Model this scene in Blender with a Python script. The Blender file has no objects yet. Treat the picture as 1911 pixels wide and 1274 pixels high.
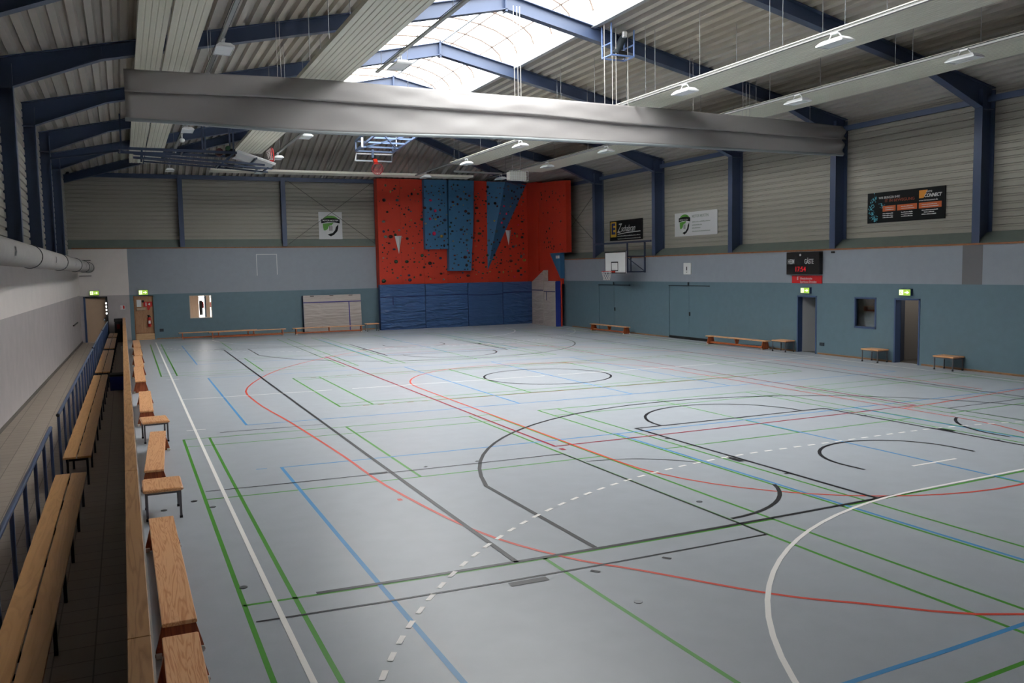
import bpy, math, random
from mathutils import Vector, Matrix
random.seed(7)
sc = bpy.context.scene
COL = sc.collection

# ------------------------------------------------------------------ camera
cam_d = bpy.data.cameras.new('camera'); cam = bpy.data.objects.new('camera', cam_d); COL.objects.link(cam)
sc.camera = cam
FPX, YAW, PIT, ROL = 1607.99, 0.4225, -0.0838, -0.0192
cam_d.sensor_width = 36.0; cam_d.sensor_fit = 'HORIZONTAL'; cam_d.lens = 36.0 * FPX / 1911.0
cam_d.clip_start = 0.05; cam_d.clip_end = 500
_f = Vector((math.sin(YAW)*math.cos(PIT), math.cos(YAW)*math.cos(PIT), math.sin(PIT)))
_r0 = Vector((math.cos(YAW), -math.sin(YAW), 0)); _u0 = _r0.cross(_f)
_r = _r0*math.cos(ROL) + _u0*math.sin(ROL); _u = -_r0*math.sin(ROL) + _u0*math.cos(ROL)
cam.matrix_world = Matrix(((_r.x, _u.x, -_f.x, -1.142), (_r.y, _u.y, -_f.y, -2.048), (_r.z, _u.z, -_f.z, 3.042), (0, 0, 0, 1)))

# ------------------------------------------------------------------ light and exposure
sc.view_settings.view_transform = 'Standard'; sc.view_settings.look = 'None'
sc.view_settings.exposure = 1.38; sc.view_settings.gamma = 1.0; sc.view_settings.use_curve_mapping = False
SKY = 5.0
w = bpy.data.worlds.new('overcast_sky'); sc.world = w; w.use_nodes = True
bg = w.node_tree.nodes['Background']; bg.inputs[0].default_value = (1.0, 0.985, 0.965, 1); bg.inputs[1].default_value = SKY

# ------------------------------------------------------------------ helpers
def lin(c):
    return tuple(((v/255.0)/12.92 if v/255.0 <= 0.04045 else ((v/255.0+0.055)/1.055)**2.4) for v in c)
def mat(name, rgb, rough=0.6, metal=0.0, spec=0.5, noise=0.0, nscale=8.0, bump=0.0, bscale=40.0, stretch=(1, 1, 1), emit=0.0, coat=0.0):
    m = bpy.data.materials.new(name); m.use_nodes = True
    nt = m.node_tree; b = nt.nodes['Principled BSDF']; c = lin(rgb) + (1,)
    b.inputs['Base Color'].default_value = c; b.inputs['Roughness'].default_value = rough
    b.inputs['Metallic'].default_value = metal; b.inputs['Specular IOR Level'].default_value = spec
    if coat: b.inputs['Coat Weight'].default_value = coat; b.inputs['Coat Roughness'].default_value = 0.15
    if emit: b.inputs['Emission Color'].default_value = c; b.inputs['Emission Strength'].default_value = emit
    if noise or bump:
        tc = nt.nodes.new('ShaderNodeTexCoord'); mp = nt.nodes.new('ShaderNodeMapping')
        mp.inputs['Scale'].default_value = stretch
        nt.links.new(tc.outputs['Object'], mp.inputs[0])
    if noise:
        n = nt.nodes.new('ShaderNodeTexNoise'); n.inputs['Scale'].default_value = nscale; n.inputs['Detail'].default_value = 6
        nt.links.new(mp.outputs[0], n.inputs['Vector'])
        r = nt.nodes.new('ShaderNodeMapRange'); r.inputs['From Min'].default_value = 0.3; r.inputs['From Max'].default_value = 0.7
        r.inputs['To Min'].default_value = 1-noise; r.inputs['To Max'].default_value = 1+noise
        nt.links.new(n.outputs['Fac'], r.inputs['Value'])
        mx = nt.nodes.new('ShaderNodeVectorMath'); mx.operation = 'SCALE'; mx.inputs[0].default_value = c[:3]
        nt.links.new(r.outputs[0], mx.inputs['Scale']); nt.links.new(mx.outputs[0], b.inputs['Base Color'])
    if bump:
        n2 = nt.nodes.new('ShaderNodeTexNoise'); n2.inputs['Scale'].default_value = bscale; n2.inputs['Detail'].default_value = 4
        nt.links.new(mp.outputs[0], n2.inputs['Vector'])
        bp = nt.nodes.new('ShaderNodeBump'); bp.inputs['Strength'].default_value = bump; bp.inputs['Distance'].default_value = 0.02
        nt.links.new(n2.outputs['Fac'], bp.inputs['Height']); nt.links.new(bp.outputs[0], b.inputs['Normal'])
    return m
def wood(name, dark, light, rough=0.45, axis='Y', scale=7.0, joints=0):
    """grain stretched along one axis of the object's own space"""
    m = bpy.data.materials.new(name); m.use_nodes = True; nt = m.node_tree; b = nt.nodes['Principled BSDF']
    tc = nt.nodes.new('ShaderNodeTexCoord'); mp = nt.nodes.new('ShaderNodeMapping'); nt.links.new(tc.outputs['Object'], mp.inputs[0])
    s = [1.0, 1.0, 1.0]; s['XYZ'.index(axis)] = 0.07; mp.inputs['Scale'].default_value = s
    n = nt.nodes.new('ShaderNodeTexNoise'); n.inputs['Scale'].default_value = scale; n.inputs['Detail'].default_value = 3; n.inputs['Distortion'].default_value = 1.2
    nt.links.new(mp.outputs[0], n.inputs['Vector'])
    k = nt.nodes.new('ShaderNodeMath'); k.operation = 'MULTIPLY'; k.inputs[1].default_value = 9.0; nt.links.new(n.outputs['Fac'], k.inputs[0])
    fr = nt.nodes.new('ShaderNodeMath'); fr.operation = 'PINGPONG'; fr.inputs[1].default_value = 0.5; nt.links.new(k.outputs[0], fr.inputs[0])
    ramp = nt.nodes.new('ShaderNodeValToRGB'); e = ramp.color_ramp.elements
    e[0].position = 0.0; e[0].color = lin(dark) + (1,); e[1].position = 0.32; e[1].color = lin(light) + (1,)
    nt.links.new(fr.outputs[0], ramp.inputs[0]); nt.links.new(ramp.outputs[0], b.inputs['Base Color'])
    b.inputs['Roughness'].default_value = rough
    return m
class G:
    """collects shapes, then links them as ONE mesh object"""
    def __init__(s, M=None): s.v = []; s.f = []; s.m = []; s.sm = []; s.mats = []; s.M = M or Matrix.Identity(4)
    def mi(s, m):
        if m not in s.mats: s.mats.append(m)
        return s.mats.index(m)
    def raw(s, vs, fs, m, smooth=False, M=None):
        T = s.M @ M if M is not None else s.M; o = len(s.v)
        s.v += [tuple(T @ Vector(p)) for p in vs]; k = s.mi(m)
        for f in fs: s.f.append(tuple(o+i for i in f)); s.m.append(k); s.sm.append(smooth)
    def box(s, a, b, m, M=None):
        (x0, y0, z0), (x1, y1, z1) = [min(p, q) for p, q in zip(a, b)], [max(p, q) for p, q in zip(a, b)]
        s.raw([(x0, y0, z0), (x1, y0, z0), (x1, y1, z0), (x0, y1, z0), (x0, y0, z1), (x1, y0, z1), (x1, y1, z1), (x0, y1, z1)],
              [(0, 3, 2, 1), (4, 5, 6, 7), (0, 1, 5, 4), (1, 2, 6, 5), (2, 3, 7, 6), (3, 0, 4, 7)], m, M=M)
        return s
    def rbox(s, a, b, m, r=0.01, M=None):
        """box with chamfered vertical and top edges"""
        (x0, y0, z0), (x1, y1, z1) = [min(p, q) for p, q in zip(a, b)], [max(p, q) for p, q in zip(a, b)]
        def ring(z, i): return [(x0+i+r, y0+i, z), (x1-i-r, y0+i, z), (x1-i, y0+i+r, z), (x1-i, y1-i-r, z), (x1-i-r, y1-i, z), (x0+i+r, y1-i, z), (x0+i, y1-i-r, z), (x0+i, y0+i+r, z)]
        vs = ring(z0, r) + ring(z0+r, 0) + ring(z1-r, 0) + ring(z1, r); fs = [tuple(reversed(range(8))), tuple(range(24, 32))]
        for k in range(3):
            for i in range(8): j = (i+1) % 8; fs.append((8*k+i, 8*k+j, 8*k+8+j, 8*k+8+i))
        s.raw(vs, fs, m, M=M); return s
    def prism(s, poly, axis, a, b, m, M=None):
        """polygon in the plane across `axis`, extruded from a to b"""
        def P(u, v, t): return {'x': (t, u, v), 'y': (u, t, v), 'z': (u, v, t)}[axis]
        n = len(poly); vs = [P(u, v, a) for u, v in poly] + [P(u, v, b) for u, v in poly]
        fs = [tuple(range(n)), tuple(range(2*n-1, n-1, -1))] + [(i, i+n, (i+1) % n+n, (i+1) % n) for i in range(n)]
        s.raw(vs, fs, m, M=M); return s
    def tube(s, p, q, r, m, n=8, r2=None, smooth=True):
        p, q = Vector(p), Vector(q); d = (q-p).normalized(); r2 = r if r2 is None else r2
        a = d.orthogonal().normalized(); b = d.cross(a); vs = []
        for c, rr in ((p, r), (q, r2)):
            for i in range(n): t = 2*math.pi*i/n; vs.append(tuple(c + a*math.cos(t)*rr + b*math.sin(t)*rr))
        fs = [(i, (i+1) % n, n+(i+1) % n, n+i) for i in range(n)]
        s.raw(vs, fs, m, smooth); s.raw(vs, [tuple(reversed(range(n))), tuple(range(n, 2*n))], m); return s
    def bar(s, p, q, wd, ht, m, up=(0, 0, 1)):
        p, q = Vector(p), Vector(q); d = (q-p).normalized(); sd = d.cross(Vector(up)).normalized(); u = sd.cross(d)
        vs = [tuple(c + sd*i*wd/2 + u*j*ht/2) for c in (p, q) for i, j in ((-1, -1), (1, -1), (1, 1), (-1, 1))]
        s.raw(vs, [(0, 1, 2, 3), (7, 6, 5, 4), (0, 4, 5, 1), (1, 5, 6, 2), (2, 6, 7, 3), (3, 7, 4, 0)], m); return s
    def ring(s, c, r, t, m, axis=(0, 0, 1), n=20, a0=0, a1=360):
        c = Vector(c); ax = Vector(axis).normalized(); a = ax.orthogonal().normalized(); b = ax.cross(a)
        pts = [c + a*math.cos(math.radians(a0+(a1-a0)*i/n))*r + b*math.sin(math.radians(a0+(a1-a0)*i/n))*r for i in range(n+1)]
        for i in range(n): s.tube(pts[i], pts[i+1], t, m, 6)
        return s
    def ball(s, c, r, m, sq=(1, 1, 1), n=8, k=5):
        vs = [(c[0], c[1], c[2]-r*sq[2])]
        for j in range(1, k):
            ph = -math.pi/2 + math.pi*j/k
            for i in range(n): t = 2*math.pi*i/n; vs.append((c[0]+r*sq[0]*math.cos(ph)*math.cos(t), c[1]+r*sq[1]*math.cos(ph)*math.sin(t), c[2]+r*sq[2]*math.sin(ph)))
        vs.append((c[0], c[1], c[2]+r*sq[2])); L = len(vs)-1; fs = []
        for i in range(n): fs.append((0, 1+(i+1) % n, 1+i)); fs.append((L, L-n+i, L-n+(i+1) % n))
        for j in range(k-2):
            for i in range(n): a = 1+j*n+i; b = 1+j*n+(i+1) % n; fs.append((a, b, b+n, a+n))
        s.raw(vs, fs, m, True); return s
    def build(s, name, parent=None, label=None, kind=None):
        me = bpy.data.meshes.new(name); me.from_pydata(s.v, [], s.f)
        for m in s.mats: me.materials.append(m)
        me.polygons.foreach_set('material_index', s.m); me.polygons.foreach_set('use_smooth', s.sm); me.update()
        o = bpy.data.objects.new(name, me); COL.objects.link(o)
        if parent is not None: o.parent = parent
        if label: o['label'] = label
        if kind: o['kind'] = kind
        return o
def tag(o, label, cat, group=None):
    o['label'] = label; o['category'] = cat
    if group: o['group'] = group
    return o
def thing(name, label, cat, loc=(0, 0, 0), rz=0.0, group=None):
    o = bpy.data.objects.new(name, None); COL.objects.link(o); o.location = loc; o.rotation_euler = (0, 0, rz)
    o.empty_display_size = 0.2
    return tag(o, label, cat, group)
def struct(g, name): return g.build(name, kind='structure')
def dup(root, loc, rz=0.0, label=None, group=None):
    r = root.copy(); COL.objects.link(r); r.location = loc; r.rotation_euler = (0, 0, rz)
    if label: r['label'] = label
    if group: r['group'] = group
    for ch in list(root.children):
        c = ch.copy(); COL.objects.link(c); c.parent = r
        for g2 in ch.children: d = g2.copy(); COL.objects.link(d); d.parent = c
    return r
def text_mesh(txt, size, m, name, parent, loc, M3, bold=0.0, shear=0.0, align='LEFT', sx=1.0, depth=0.002):
    cu = bpy.data.curves.new('t', 'FONT'); cu.body = txt; cu.size = size; cu.offset = bold; cu.shear = shear; cu.align_x = align; cu.extrude = depth
    t = bpy.data.objects.new('t', cu); COL.objects.link(t); bpy.context.view_layer.update()
    me = bpy.data.meshes.new_from_object(t.evaluated_get(bpy.context.evaluated_depsgraph_get()))
    bpy.data.objects.remove(t); me.materials.clear(); me.materials.append(m)
    T = Matrix.Translation(loc) @ M3.to_4x4() @ Matrix.Diagonal((sx, 1, 1, 1)); me.transform(T); me.name = name
    o = bpy.data.objects.new(name, me); COL.objects.link(o); o.parent = parent; return o
ON_RIGHT = Matrix(((0, 0, -1), (-1, 0, 0), (0, 1, 0)))     # reads along -y, faces -x
ON_FAR = Matrix(((1, 0, 0), (0, 0, -1), (0, 1, 0)))        # reads along +x, faces -y

# ------------------------------------------------------------------ materials
M_floor = mat('vinyl_floor', (165, 170, 177), 0.33, noise=0.035, nscale=3.0, spec=0.22)
M_tile = mat('terrace_tiles', (158, 145, 132), 0.55)
M_blue = mat('wall_paint_blue', (92, 115, 126), 0.55, noise=0.04, nscale=5, bump=0.15, bscale=120)
M_pale = mat('wall_paint_pale_blue', (138, 144, 153), 0.55, noise=0.03, nscale=4, bump=0.15, bscale=120)
M_white = mat('wall_paint_white', (214, 206, 202), 0.7, noise=0.03, nscale=2)
M_grey = mat('wall_paint_grey', (168, 161, 161), 0.7, noise=0.06, nscale=2)
M_sheet = mat('wall_sheet_metal', (148, 144, 134), 0.5, noise=0.03, nscale=2, stretch=(0.1, 0.1, 6))
M_deck = mat('roof_deck_metal', (164, 158, 150), 0.45, noise=0.05, nscale=2)
M_ledge = mat('ledge_grey_green', (108, 118, 112), 0.6, noise=0.05, nscale=3)
M_trim = wood('ledge_wood', (120, 76, 46), (150, 98, 62))
M_steel = mat('blue_painted_steel', (62, 75, 102), 0.42, noise=0.04, nscale=2)
M_rail = mat('blue_gloss_rail', (64, 82, 118), 0.3)
M_black = mat('black', (16, 16, 18), 0.6)
M_dark = mat('dark_gap', (30, 34, 38), 0.8)
M_lav = mat('pale_steel', (150, 155, 160), 0.35, metal=0.4)
M_zinc = mat('galvanised', (130, 132, 134), 0.4, metal=0.7)
M_panel = mat('heating_panel_cream', (214, 211, 196), 0.4, noise=0.03, nscale=2, stretch=(3, 0.2, 3))
M_wht = mat('white_enamel', (215, 215, 215), 0.35)
M_duct = mat('duct_textile', (150, 146, 142), 0.6, noise=0.05, nscale=4)
# ------------------------------------------------------------------ the building
YF = 42.72; XR = 20.05; YN = -5.0
def brick_tiles(m, w, h, joint, dark):
    nt = m.node_tree; b = nt.nodes['Principled BSDF']; tc = nt.nodes.new('ShaderNodeTexCoord'); br = nt.nodes.new('ShaderNodeTexBrick')
    c = b.inputs['Base Color'].default_value[:]
    br.offset = 0.0; br.inputs['Scale'].default_value = 1.0; br.inputs['Brick Width'].default_value = w; br.inputs['Row Height'].default_value = h
    br.inputs['Mortar Size'].default_value = joint; br.inputs['Color1'].default_value = c
    br.inputs['Color2'].default_value = tuple(v*0.93 for v in c[:3]) + (1,); br.inputs['Mortar'].default_value = tuple(v*dark for v in c[:3]) + (1,)
    nt.links.new(tc.outputs['Object'], br.inputs['Vector']); nt.links.new(br.outputs['Color'], b.inputs['Base Color'])
brick_tiles(M_tile, 0.3, 0.3, 0.006, 0.45)

fl = G(); fl.box((-1.1, YN, -0.2), (XR+2.2, YF+0.1, 0), M_floor); floor = struct(fl, 'floor')
ft = G(); ft.box((-4.2, YN, -0.2), (-1.1, YF+0.1, 0), M_tile); struct(ft, 'floor_left')

MARKS = {'white':[[.05,.022,2.399,.008,3.578,.001,4.771,-.002,5.972,-.003,7.176,-.003,8.382,-.002,9.588,.0,10.795,.003,12.002,.006,13.207,.009,14.412,.013,15.616,.017,16.818,.021,18.02,.026,19.219,.03,20.418,.035,21.615,.039,22.81,.044,24.004,.049,25.196,.054,26.387,.059,27.576,.063,28.763,.068,29.949,.073,31.133,.078,32.315,.084,33.496,.089,34.675,.094,35.853,.099,37.028,.104,38.202,.109,39.375,.114,40.546],
[.05,19.105,6.764,19.137,7.699,19.163,8.673,19.184,9.677,19.201,10.703,19.216,11.749,19.228,12.811,19.238,13.885,19.246,14.97,19.253,16.064,19.258,17.166,19.263,18.274,19.266,19.387,19.269,20.506,19.271,21.629,19.272,22.755,19.272,23.884,19.272,25.016,19.271,26.149,19.27,27.285,19.269,28.422,19.267,29.561,19.265,30.7,19.262,31.841,19.26,32.982,19.257,34.123,19.253,35.265,19.25,36.407,19.246,37.549,19.242,38.691,18.154,38.807,17.059,38.923,15.958,39.039,14.85,39.154,13.736,39.268,12.616,39.381,11.492,39.494,10.363,39.606,9.23,39.716,8.094,39.826,6.956,39.934,5.816,40.041,4.674,40.146,3.532,40.249,2.391,40.35,1.251,40.449,.114,40.546],
[.05,.03,20.418,.938,20.346,1.848,20.277,2.76,20.211,3.673,20.148],
[.05,4.216,20.111,5.31,20.041,6.404,19.974,7.494,19.91,8.58,19.85,9.662,19.792],
[.05,10.099,19.77,11.192,19.715,12.278,19.664,13.357,19.615,14.428,19.569,15.49,19.526],
[.05,15.864,19.511,16.724,19.478,17.578,19.446,18.426,19.416,19.266,19.387],
[.05,-.143,15.839,.211,15.811],
[.05,-.108,25.0,.243,24.971],
[.05,2.674,.252,2.659,.572,2.677,.911,2.725,1.261,2.801,1.615,2.905,1.97,3.036,2.322,3.191,2.668,3.371,3.005,3.574,3.331,3.798,3.645,4.044,3.945,4.309,4.228,4.592,4.495,4.893,4.743,5.208,4.971,5.538,5.18,5.88,5.367,6.234,5.532,6.596,5.675,6.967,5.795,7.343,5.892,7.723,5.965,8.107,6.015,8.491,6.042,11.397,6.19,11.769,6.202,12.139,6.192,12.503,6.16,12.862,6.108,13.213,6.035,13.554,5.944,13.885,5.834,14.203,5.708,14.507,5.565,14.797,5.409,15.07,5.239,15.326,5.059,15.563,4.869,15.78,4.672],
[.05,9.455,7.045,10.425,7.082],
[.05,9.907,4.327,10.062,4.34],
[.05,.102,3.173,.157,3.321],
[.05,.213,3.463,.275,3.608],
[.05,.337,3.748,.402,3.892],
[.05,.47,4.029,.541,4.17],
[.05,.613,4.306,.69,4.444],
[.05,.767,4.577,.848,4.713],
[.05,.93,4.843,1.017,4.975],
[.05,1.103,5.103,1.195,5.232],
[.05,1.285,5.356,1.381,5.482],
[.05,1.477,5.602,1.577,5.725],
[.05,1.676,5.842,1.782,5.961],
[.05,1.885,6.074,1.994,6.19],
[.05,2.102,6.299,2.216,6.41],
[.05,2.327,6.517,2.444,6.623],
[.05,2.56,6.725,2.68,6.828],
[.05,2.799,6.926,2.924,7.024],
[.05,3.046,7.118,3.174,7.212],
[.05,3.3,7.3,3.43,7.39],
[.05,3.559,7.474,3.694,7.559],
[.05,3.825,7.639,3.962,7.719],
[.05,4.096,7.794,4.236,7.87],
[.05,4.373,7.94,4.515,8.01],
[.05,4.654,8.076,4.799,8.141],
[.05,4.941,8.202,5.087,8.263],
[.05,5.231,8.318,5.38,8.373],
[.05,5.524,8.425,5.675,8.475],
[.05,5.822,8.52,5.974,8.565],
[.05,6.122,8.606,6.276,8.645],
[.05,6.425,8.682,6.579,8.716],
[.05,6.73,8.746,6.885,8.776],
[.05,7.036,8.801,7.193,8.825],
[.05,7.344,8.846,7.501,8.865],
[.05,7.653,8.88,7.81,8.893],
[.05,7.963,8.904,8.12,8.912],
[.05,8.272,8.917,8.429,8.92],
[.05,8.581,8.922,8.738,8.923],
[.05,8.89,8.925,9.047,8.926],
[.05,9.198,8.928,9.354,8.93],
[.05,9.505,8.932,9.661,8.934],
[.05,9.812,8.936,9.967,8.939],
[.05,10.118,8.941,10.273,8.944],
[.05,10.423,8.947,10.578,8.95],
[.05,10.727,8.953,10.881,8.956],
[.05,11.031,8.959,11.185,8.963],
[.05,11.333,8.966,11.487,8.968],
[.05,11.635,8.969,11.788,8.967],
[.05,11.936,8.962,12.088,8.956],
[.05,12.235,8.947,12.386,8.934],
[.05,12.533,8.921,12.683,8.904],
[.05,12.828,8.885,12.976,8.863],
[.05,13.12,8.84,13.267,8.814],
[.05,13.409,8.786,13.555,8.755],
[.05,13.695,8.723,13.839,8.688],
[.05,13.977,8.651,14.119,8.611],
[.05,14.255,8.57,14.395,8.527],
[.05,14.529,8.481,14.666,8.433],
[.05,14.797,8.385,14.932,8.332],
[.05,15.061,8.28,15.192,8.224],
[.05,15.318,8.167,15.447,8.107],
[.05,15.57,8.048,15.696,7.984],
[.05,15.816,7.92,15.938,7.854],
[.05,16.055,7.787,16.174,7.717],
[.05,16.288,7.648,16.403,7.574],
[.05,16.513,7.501,16.625,7.426],
[.05,16.73,7.35,16.838,7.271],
[.05,16.941,7.194,17.044,7.113],
[.05,17.143,7.033,17.243,6.95],
[.05,17.337,6.867,17.432,6.782],
[.05,17.523,6.698,17.613,6.611],
[.05,17.699,6.525,17.786,6.437],
[.05,17.867,6.35,17.949,6.26],
[.05,18.026,6.173,18.103,6.082],
[.05,18.175,5.993,18.248,5.902],
[.05,18.315,5.813,18.382,5.721],
[.05,2.558,40.335,2.569,39.946,2.605,39.555,2.666,39.166,2.752,38.779,2.861,38.397,2.994,38.02,3.15,37.652,3.328,37.292,3.529,36.943,3.75,36.607,3.991,36.284,4.251,35.977,4.528,35.685,4.822,35.412,5.132,35.158,5.455,34.923,5.791,34.71,6.137,34.519,6.494,34.35,6.858,34.205,7.228,34.084,7.603,33.988,7.981,33.916,8.36,33.87,11.257,33.614,11.632,33.594,12.005,33.598,12.374,33.628,12.737,33.683,13.094,33.763,13.442,33.867,13.78,33.995,14.106,34.147,14.42,34.321,14.72,34.517,15.005,34.734,15.273,34.97,15.523,35.226,15.756,35.5,15.968,35.791,16.161,36.097,16.332,36.417,16.482,36.75,16.61,37.095,16.714,37.45,16.796,37.813,16.854,38.184,16.888,38.56,16.899,38.94],
[.05,9.331,32.766,10.297,32.683],
[.05,9.729,35.709,9.884,35.695],
[.05,.188,37.417,.242,37.263],
[.05,.297,37.115,.358,36.963],
[.05,.418,36.816,.482,36.666],
[.05,.548,36.521,.618,36.373],
[.05,.687,36.23,.762,36.084],
[.05,.837,35.943,.916,35.799],
[.05,.996,35.661,1.08,35.52],
[.05,1.163,35.384,1.252,35.245],
[.05,1.34,35.112,1.433,34.976],
[.05,1.526,34.846,1.624,34.714],
[.05,1.72,34.586,1.822,34.457],
[.05,1.923,34.333,2.028,34.207],
[.05,2.133,34.087,2.244,33.964],
[.05,2.352,33.847,2.466,33.728],
[.05,2.578,33.615,2.695,33.5],
[.05,2.811,33.391,2.933,33.28],
[.05,3.051,33.174,3.176,33.067],
[.05,3.299,32.966,3.426,32.863],
[.05,3.552,32.766,3.683,32.668],
[.05,3.811,32.575,3.945,32.482],
[.05,4.077,32.394,4.213,32.304],
[.05,4.347,32.221,4.487,32.137],
[.05,4.623,32.057,4.765,31.978],
[.05,4.903,31.904,5.047,31.83],
[.05,5.187,31.76,5.334,31.691],
[.05,5.476,31.627,5.624,31.563],
[.05,5.768,31.504,5.917,31.445],
[.05,6.063,31.39,6.214,31.337],
[.05,6.361,31.288,6.513,31.24],
[.05,6.661,31.196,6.814,31.153],
[.05,6.963,31.115,7.117,31.078],
[.05,7.267,31.044,7.422,31.013],
[.05,7.572,30.985,7.727,30.959],
[.05,7.877,30.937,8.033,30.917],
[.05,8.183,30.899,8.339,30.884],
[.05,8.489,30.871,8.645,30.859],
[.05,8.795,30.846,8.95,30.833],
[.05,9.101,30.821,9.256,30.808],
[.05,9.406,30.796,9.561,30.783],
[.05,9.711,30.77,9.866,30.758],
[.05,10.015,30.745,10.17,30.732],
[.05,10.32,30.72,10.474,30.707],
[.05,10.624,30.695,10.778,30.682],
[.05,10.927,30.67,11.081,30.657],
[.05,11.23,30.645,11.384,30.634],
[.05,11.533,30.624,11.687,30.618],
[.05,11.835,30.615,11.988,30.614],
[.05,12.136,30.616,12.288,30.621],
[.05,12.435,30.628,12.586,30.638],
[.05,12.732,30.651,12.883,30.667],
[.05,13.028,30.685,13.176,30.707],
[.05,13.32,30.73,13.468,30.756],
[.05,13.61,30.785,13.755,30.818],
[.05,13.896,30.851,14.04,30.889],
[.05,14.178,30.928,14.32,30.971],
[.05,14.457,31.015,14.596,31.063],
[.05,14.731,31.112,14.868,31.166],
[.05,15.0,31.22,15.135,31.278],
[.05,15.264,31.337,15.397,31.401],
[.05,15.524,31.464,15.653,31.533],
[.05,15.777,31.601,15.904,31.674],
[.05,16.025,31.748,16.148,31.826],
[.05,16.266,31.903,16.386,31.986],
[.05,16.501,32.068,16.618,32.154],
[.05,16.729,32.242,16.842,32.333],
[.05,16.951,32.423,17.06,32.519],
[.05,17.165,32.614,17.271,32.714],
[.05,17.371,32.813,17.473,32.917],
[.05,17.571,33.019,17.668,33.127],
[.05,17.761,33.234,17.856,33.345],
[.05,17.944,33.456,18.034,33.571],
[.05,18.119,33.684,18.204,33.803],
[.05,18.285,33.92,18.367,34.042],
[.05,18.443,34.162,18.519,34.288],
[.05,18.592,34.411,18.664,34.54],
[.05,18.731,34.666,18.799,34.797],
[.05,18.862,34.926,18.924,35.06],
[.05,18.983,35.191,19.041,35.328],
[.05,19.095,35.462,19.148,35.601],
[.05,19.197,35.738,19.246,35.88]],'black':[[.058,.405,6.016,1.547,5.965,2.695,5.935,3.843,5.924,4.99,5.928,6.132,5.946,7.267,5.975,8.393,6.015],
[.058,3.406,5.976,3.395,7.493,3.388,9.018,3.409,9.081,3.538,9.565,3.703,10.037,3.902,10.494,4.134,10.932,4.399,11.35,4.693,11.746,5.017,12.116,5.368,12.46,5.743,12.774,6.141,13.059,6.559,13.311,6.995,13.53,7.446,13.715,7.909,13.866,8.383,13.98,8.863,14.059,9.348,14.101,9.835,14.107,10.32,14.078,10.802,14.013,11.276,13.913,11.742,13.779,12.195,13.613,12.634,13.415,13.056,13.186,13.458,12.93,13.84,12.646,14.198,12.338,14.53,12.006,14.836,11.654,15.114,11.282,15.361,10.895,15.577,10.494,15.762,10.08,15.913,9.658,16.031,9.229,16.051,9.174,16.045,7.843,16.035,6.559],
[.058,7.604,6.034,7.589,7.138,7.577,8.256,7.566,9.383,7.557,10.518,7.549,11.658,8.716,11.639,9.875,11.627,11.025,11.622,12.165,11.622,12.171,10.523,12.179,9.434,12.186,8.359,12.195,7.3,12.204,6.264],
[.058,11.571,11.65,11.548,11.919,11.484,12.182,11.379,12.432,11.237,12.665,11.061,12.873,10.855,13.053,10.624,13.199,10.374,13.307,10.11,13.376,9.839,13.403,9.568,13.387,9.304,13.328,9.053,13.228,8.821,13.089,8.614,12.914,8.437,12.707,8.296,12.474,8.192,12.221,8.13,11.953,8.11,11.678],
[.058,8.671,7.23,8.647,7.636,8.666,7.823,8.714,8.005,8.79,8.178,8.892,8.338,9.017,8.48,9.163,8.602,9.325,8.701,9.501,8.773,9.685,8.819,9.874,8.837,10.062,8.826,10.247,8.786,10.422,8.72,10.585,8.629,10.731,8.515,10.857,8.38,10.96,8.229,11.038,8.064,11.089,7.889,11.111,7.709,11.116,7.315],
[.03,-.219,5.575,.886,5.513,2.001,5.476,3.119,5.459,4.236,5.459,5.351,5.473,5.339,6.437,5.329,7.41,5.321,8.388,5.314,9.371,5.308,10.357,4.202,10.388,3.094,10.428,1.986,10.479,.881,10.542,-.217,10.618],
[.03,19.178,6.465,18.234,6.359,17.274,6.257,16.3,6.158,15.31,6.063,14.306,5.973,14.305,6.812,14.303,7.674,14.301,8.554,14.299,9.449,14.297,10.354,15.319,10.381,16.329,10.412,17.327,10.446,18.313,10.483,19.286,10.524],
[.058,5.405,6.14,5.599,6.16,5.79,6.2,5.976,6.261,6.153,6.342,6.32,6.441,6.475,6.558,6.616,6.69,6.741,6.836,6.849,6.995,6.938,7.164],
[.03,6.881,8.72,6.785,8.878,6.672,9.026,6.545,9.161,6.405,9.284,6.252,9.391,6.09,9.483,5.919,9.558,5.741,9.615,5.559,9.654,5.374,9.673],
[.058,13.517,9.527,13.371,9.436,13.235,9.332,13.11,9.214,12.997,9.085,12.898,8.945,12.813,8.796,12.744,8.641,12.691,8.48,12.656,8.315,12.637,8.148,12.636,7.982,12.652,7.817],
[.03,.436,15.303,1.408,15.233,2.384,15.17],
[.1,2.122,5.372,2.525,5.365],
[.06,2.106,10.534,2.385,10.521],
[.05,3.009,5.36,3.07,5.279],
[.05,2.984,10.535,3.043,10.593],
[.05,3.865,5.358,3.926,5.279],
[.05,3.832,10.502,3.892,10.56],
[.1,7.472,8.892,7.475,8.5],
[.1,12.277,8.968,12.28,8.594],
[.05,7.485,7.573,7.584,7.574],
[.05,12.144,7.71,12.286,7.716],
[.05,7.458,10.568,7.557,10.567],
[.05,12.123,10.57,12.266,10.572],
[.058,2.47,34.406,3.598,34.309,4.727,34.212,5.855,34.114,6.982,34.016,8.106,33.918,9.228,33.819,10.346,33.72,11.46,33.621,12.568,33.522,13.672,33.423,14.769,33.324,15.86,33.226,16.944,33.127],
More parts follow.
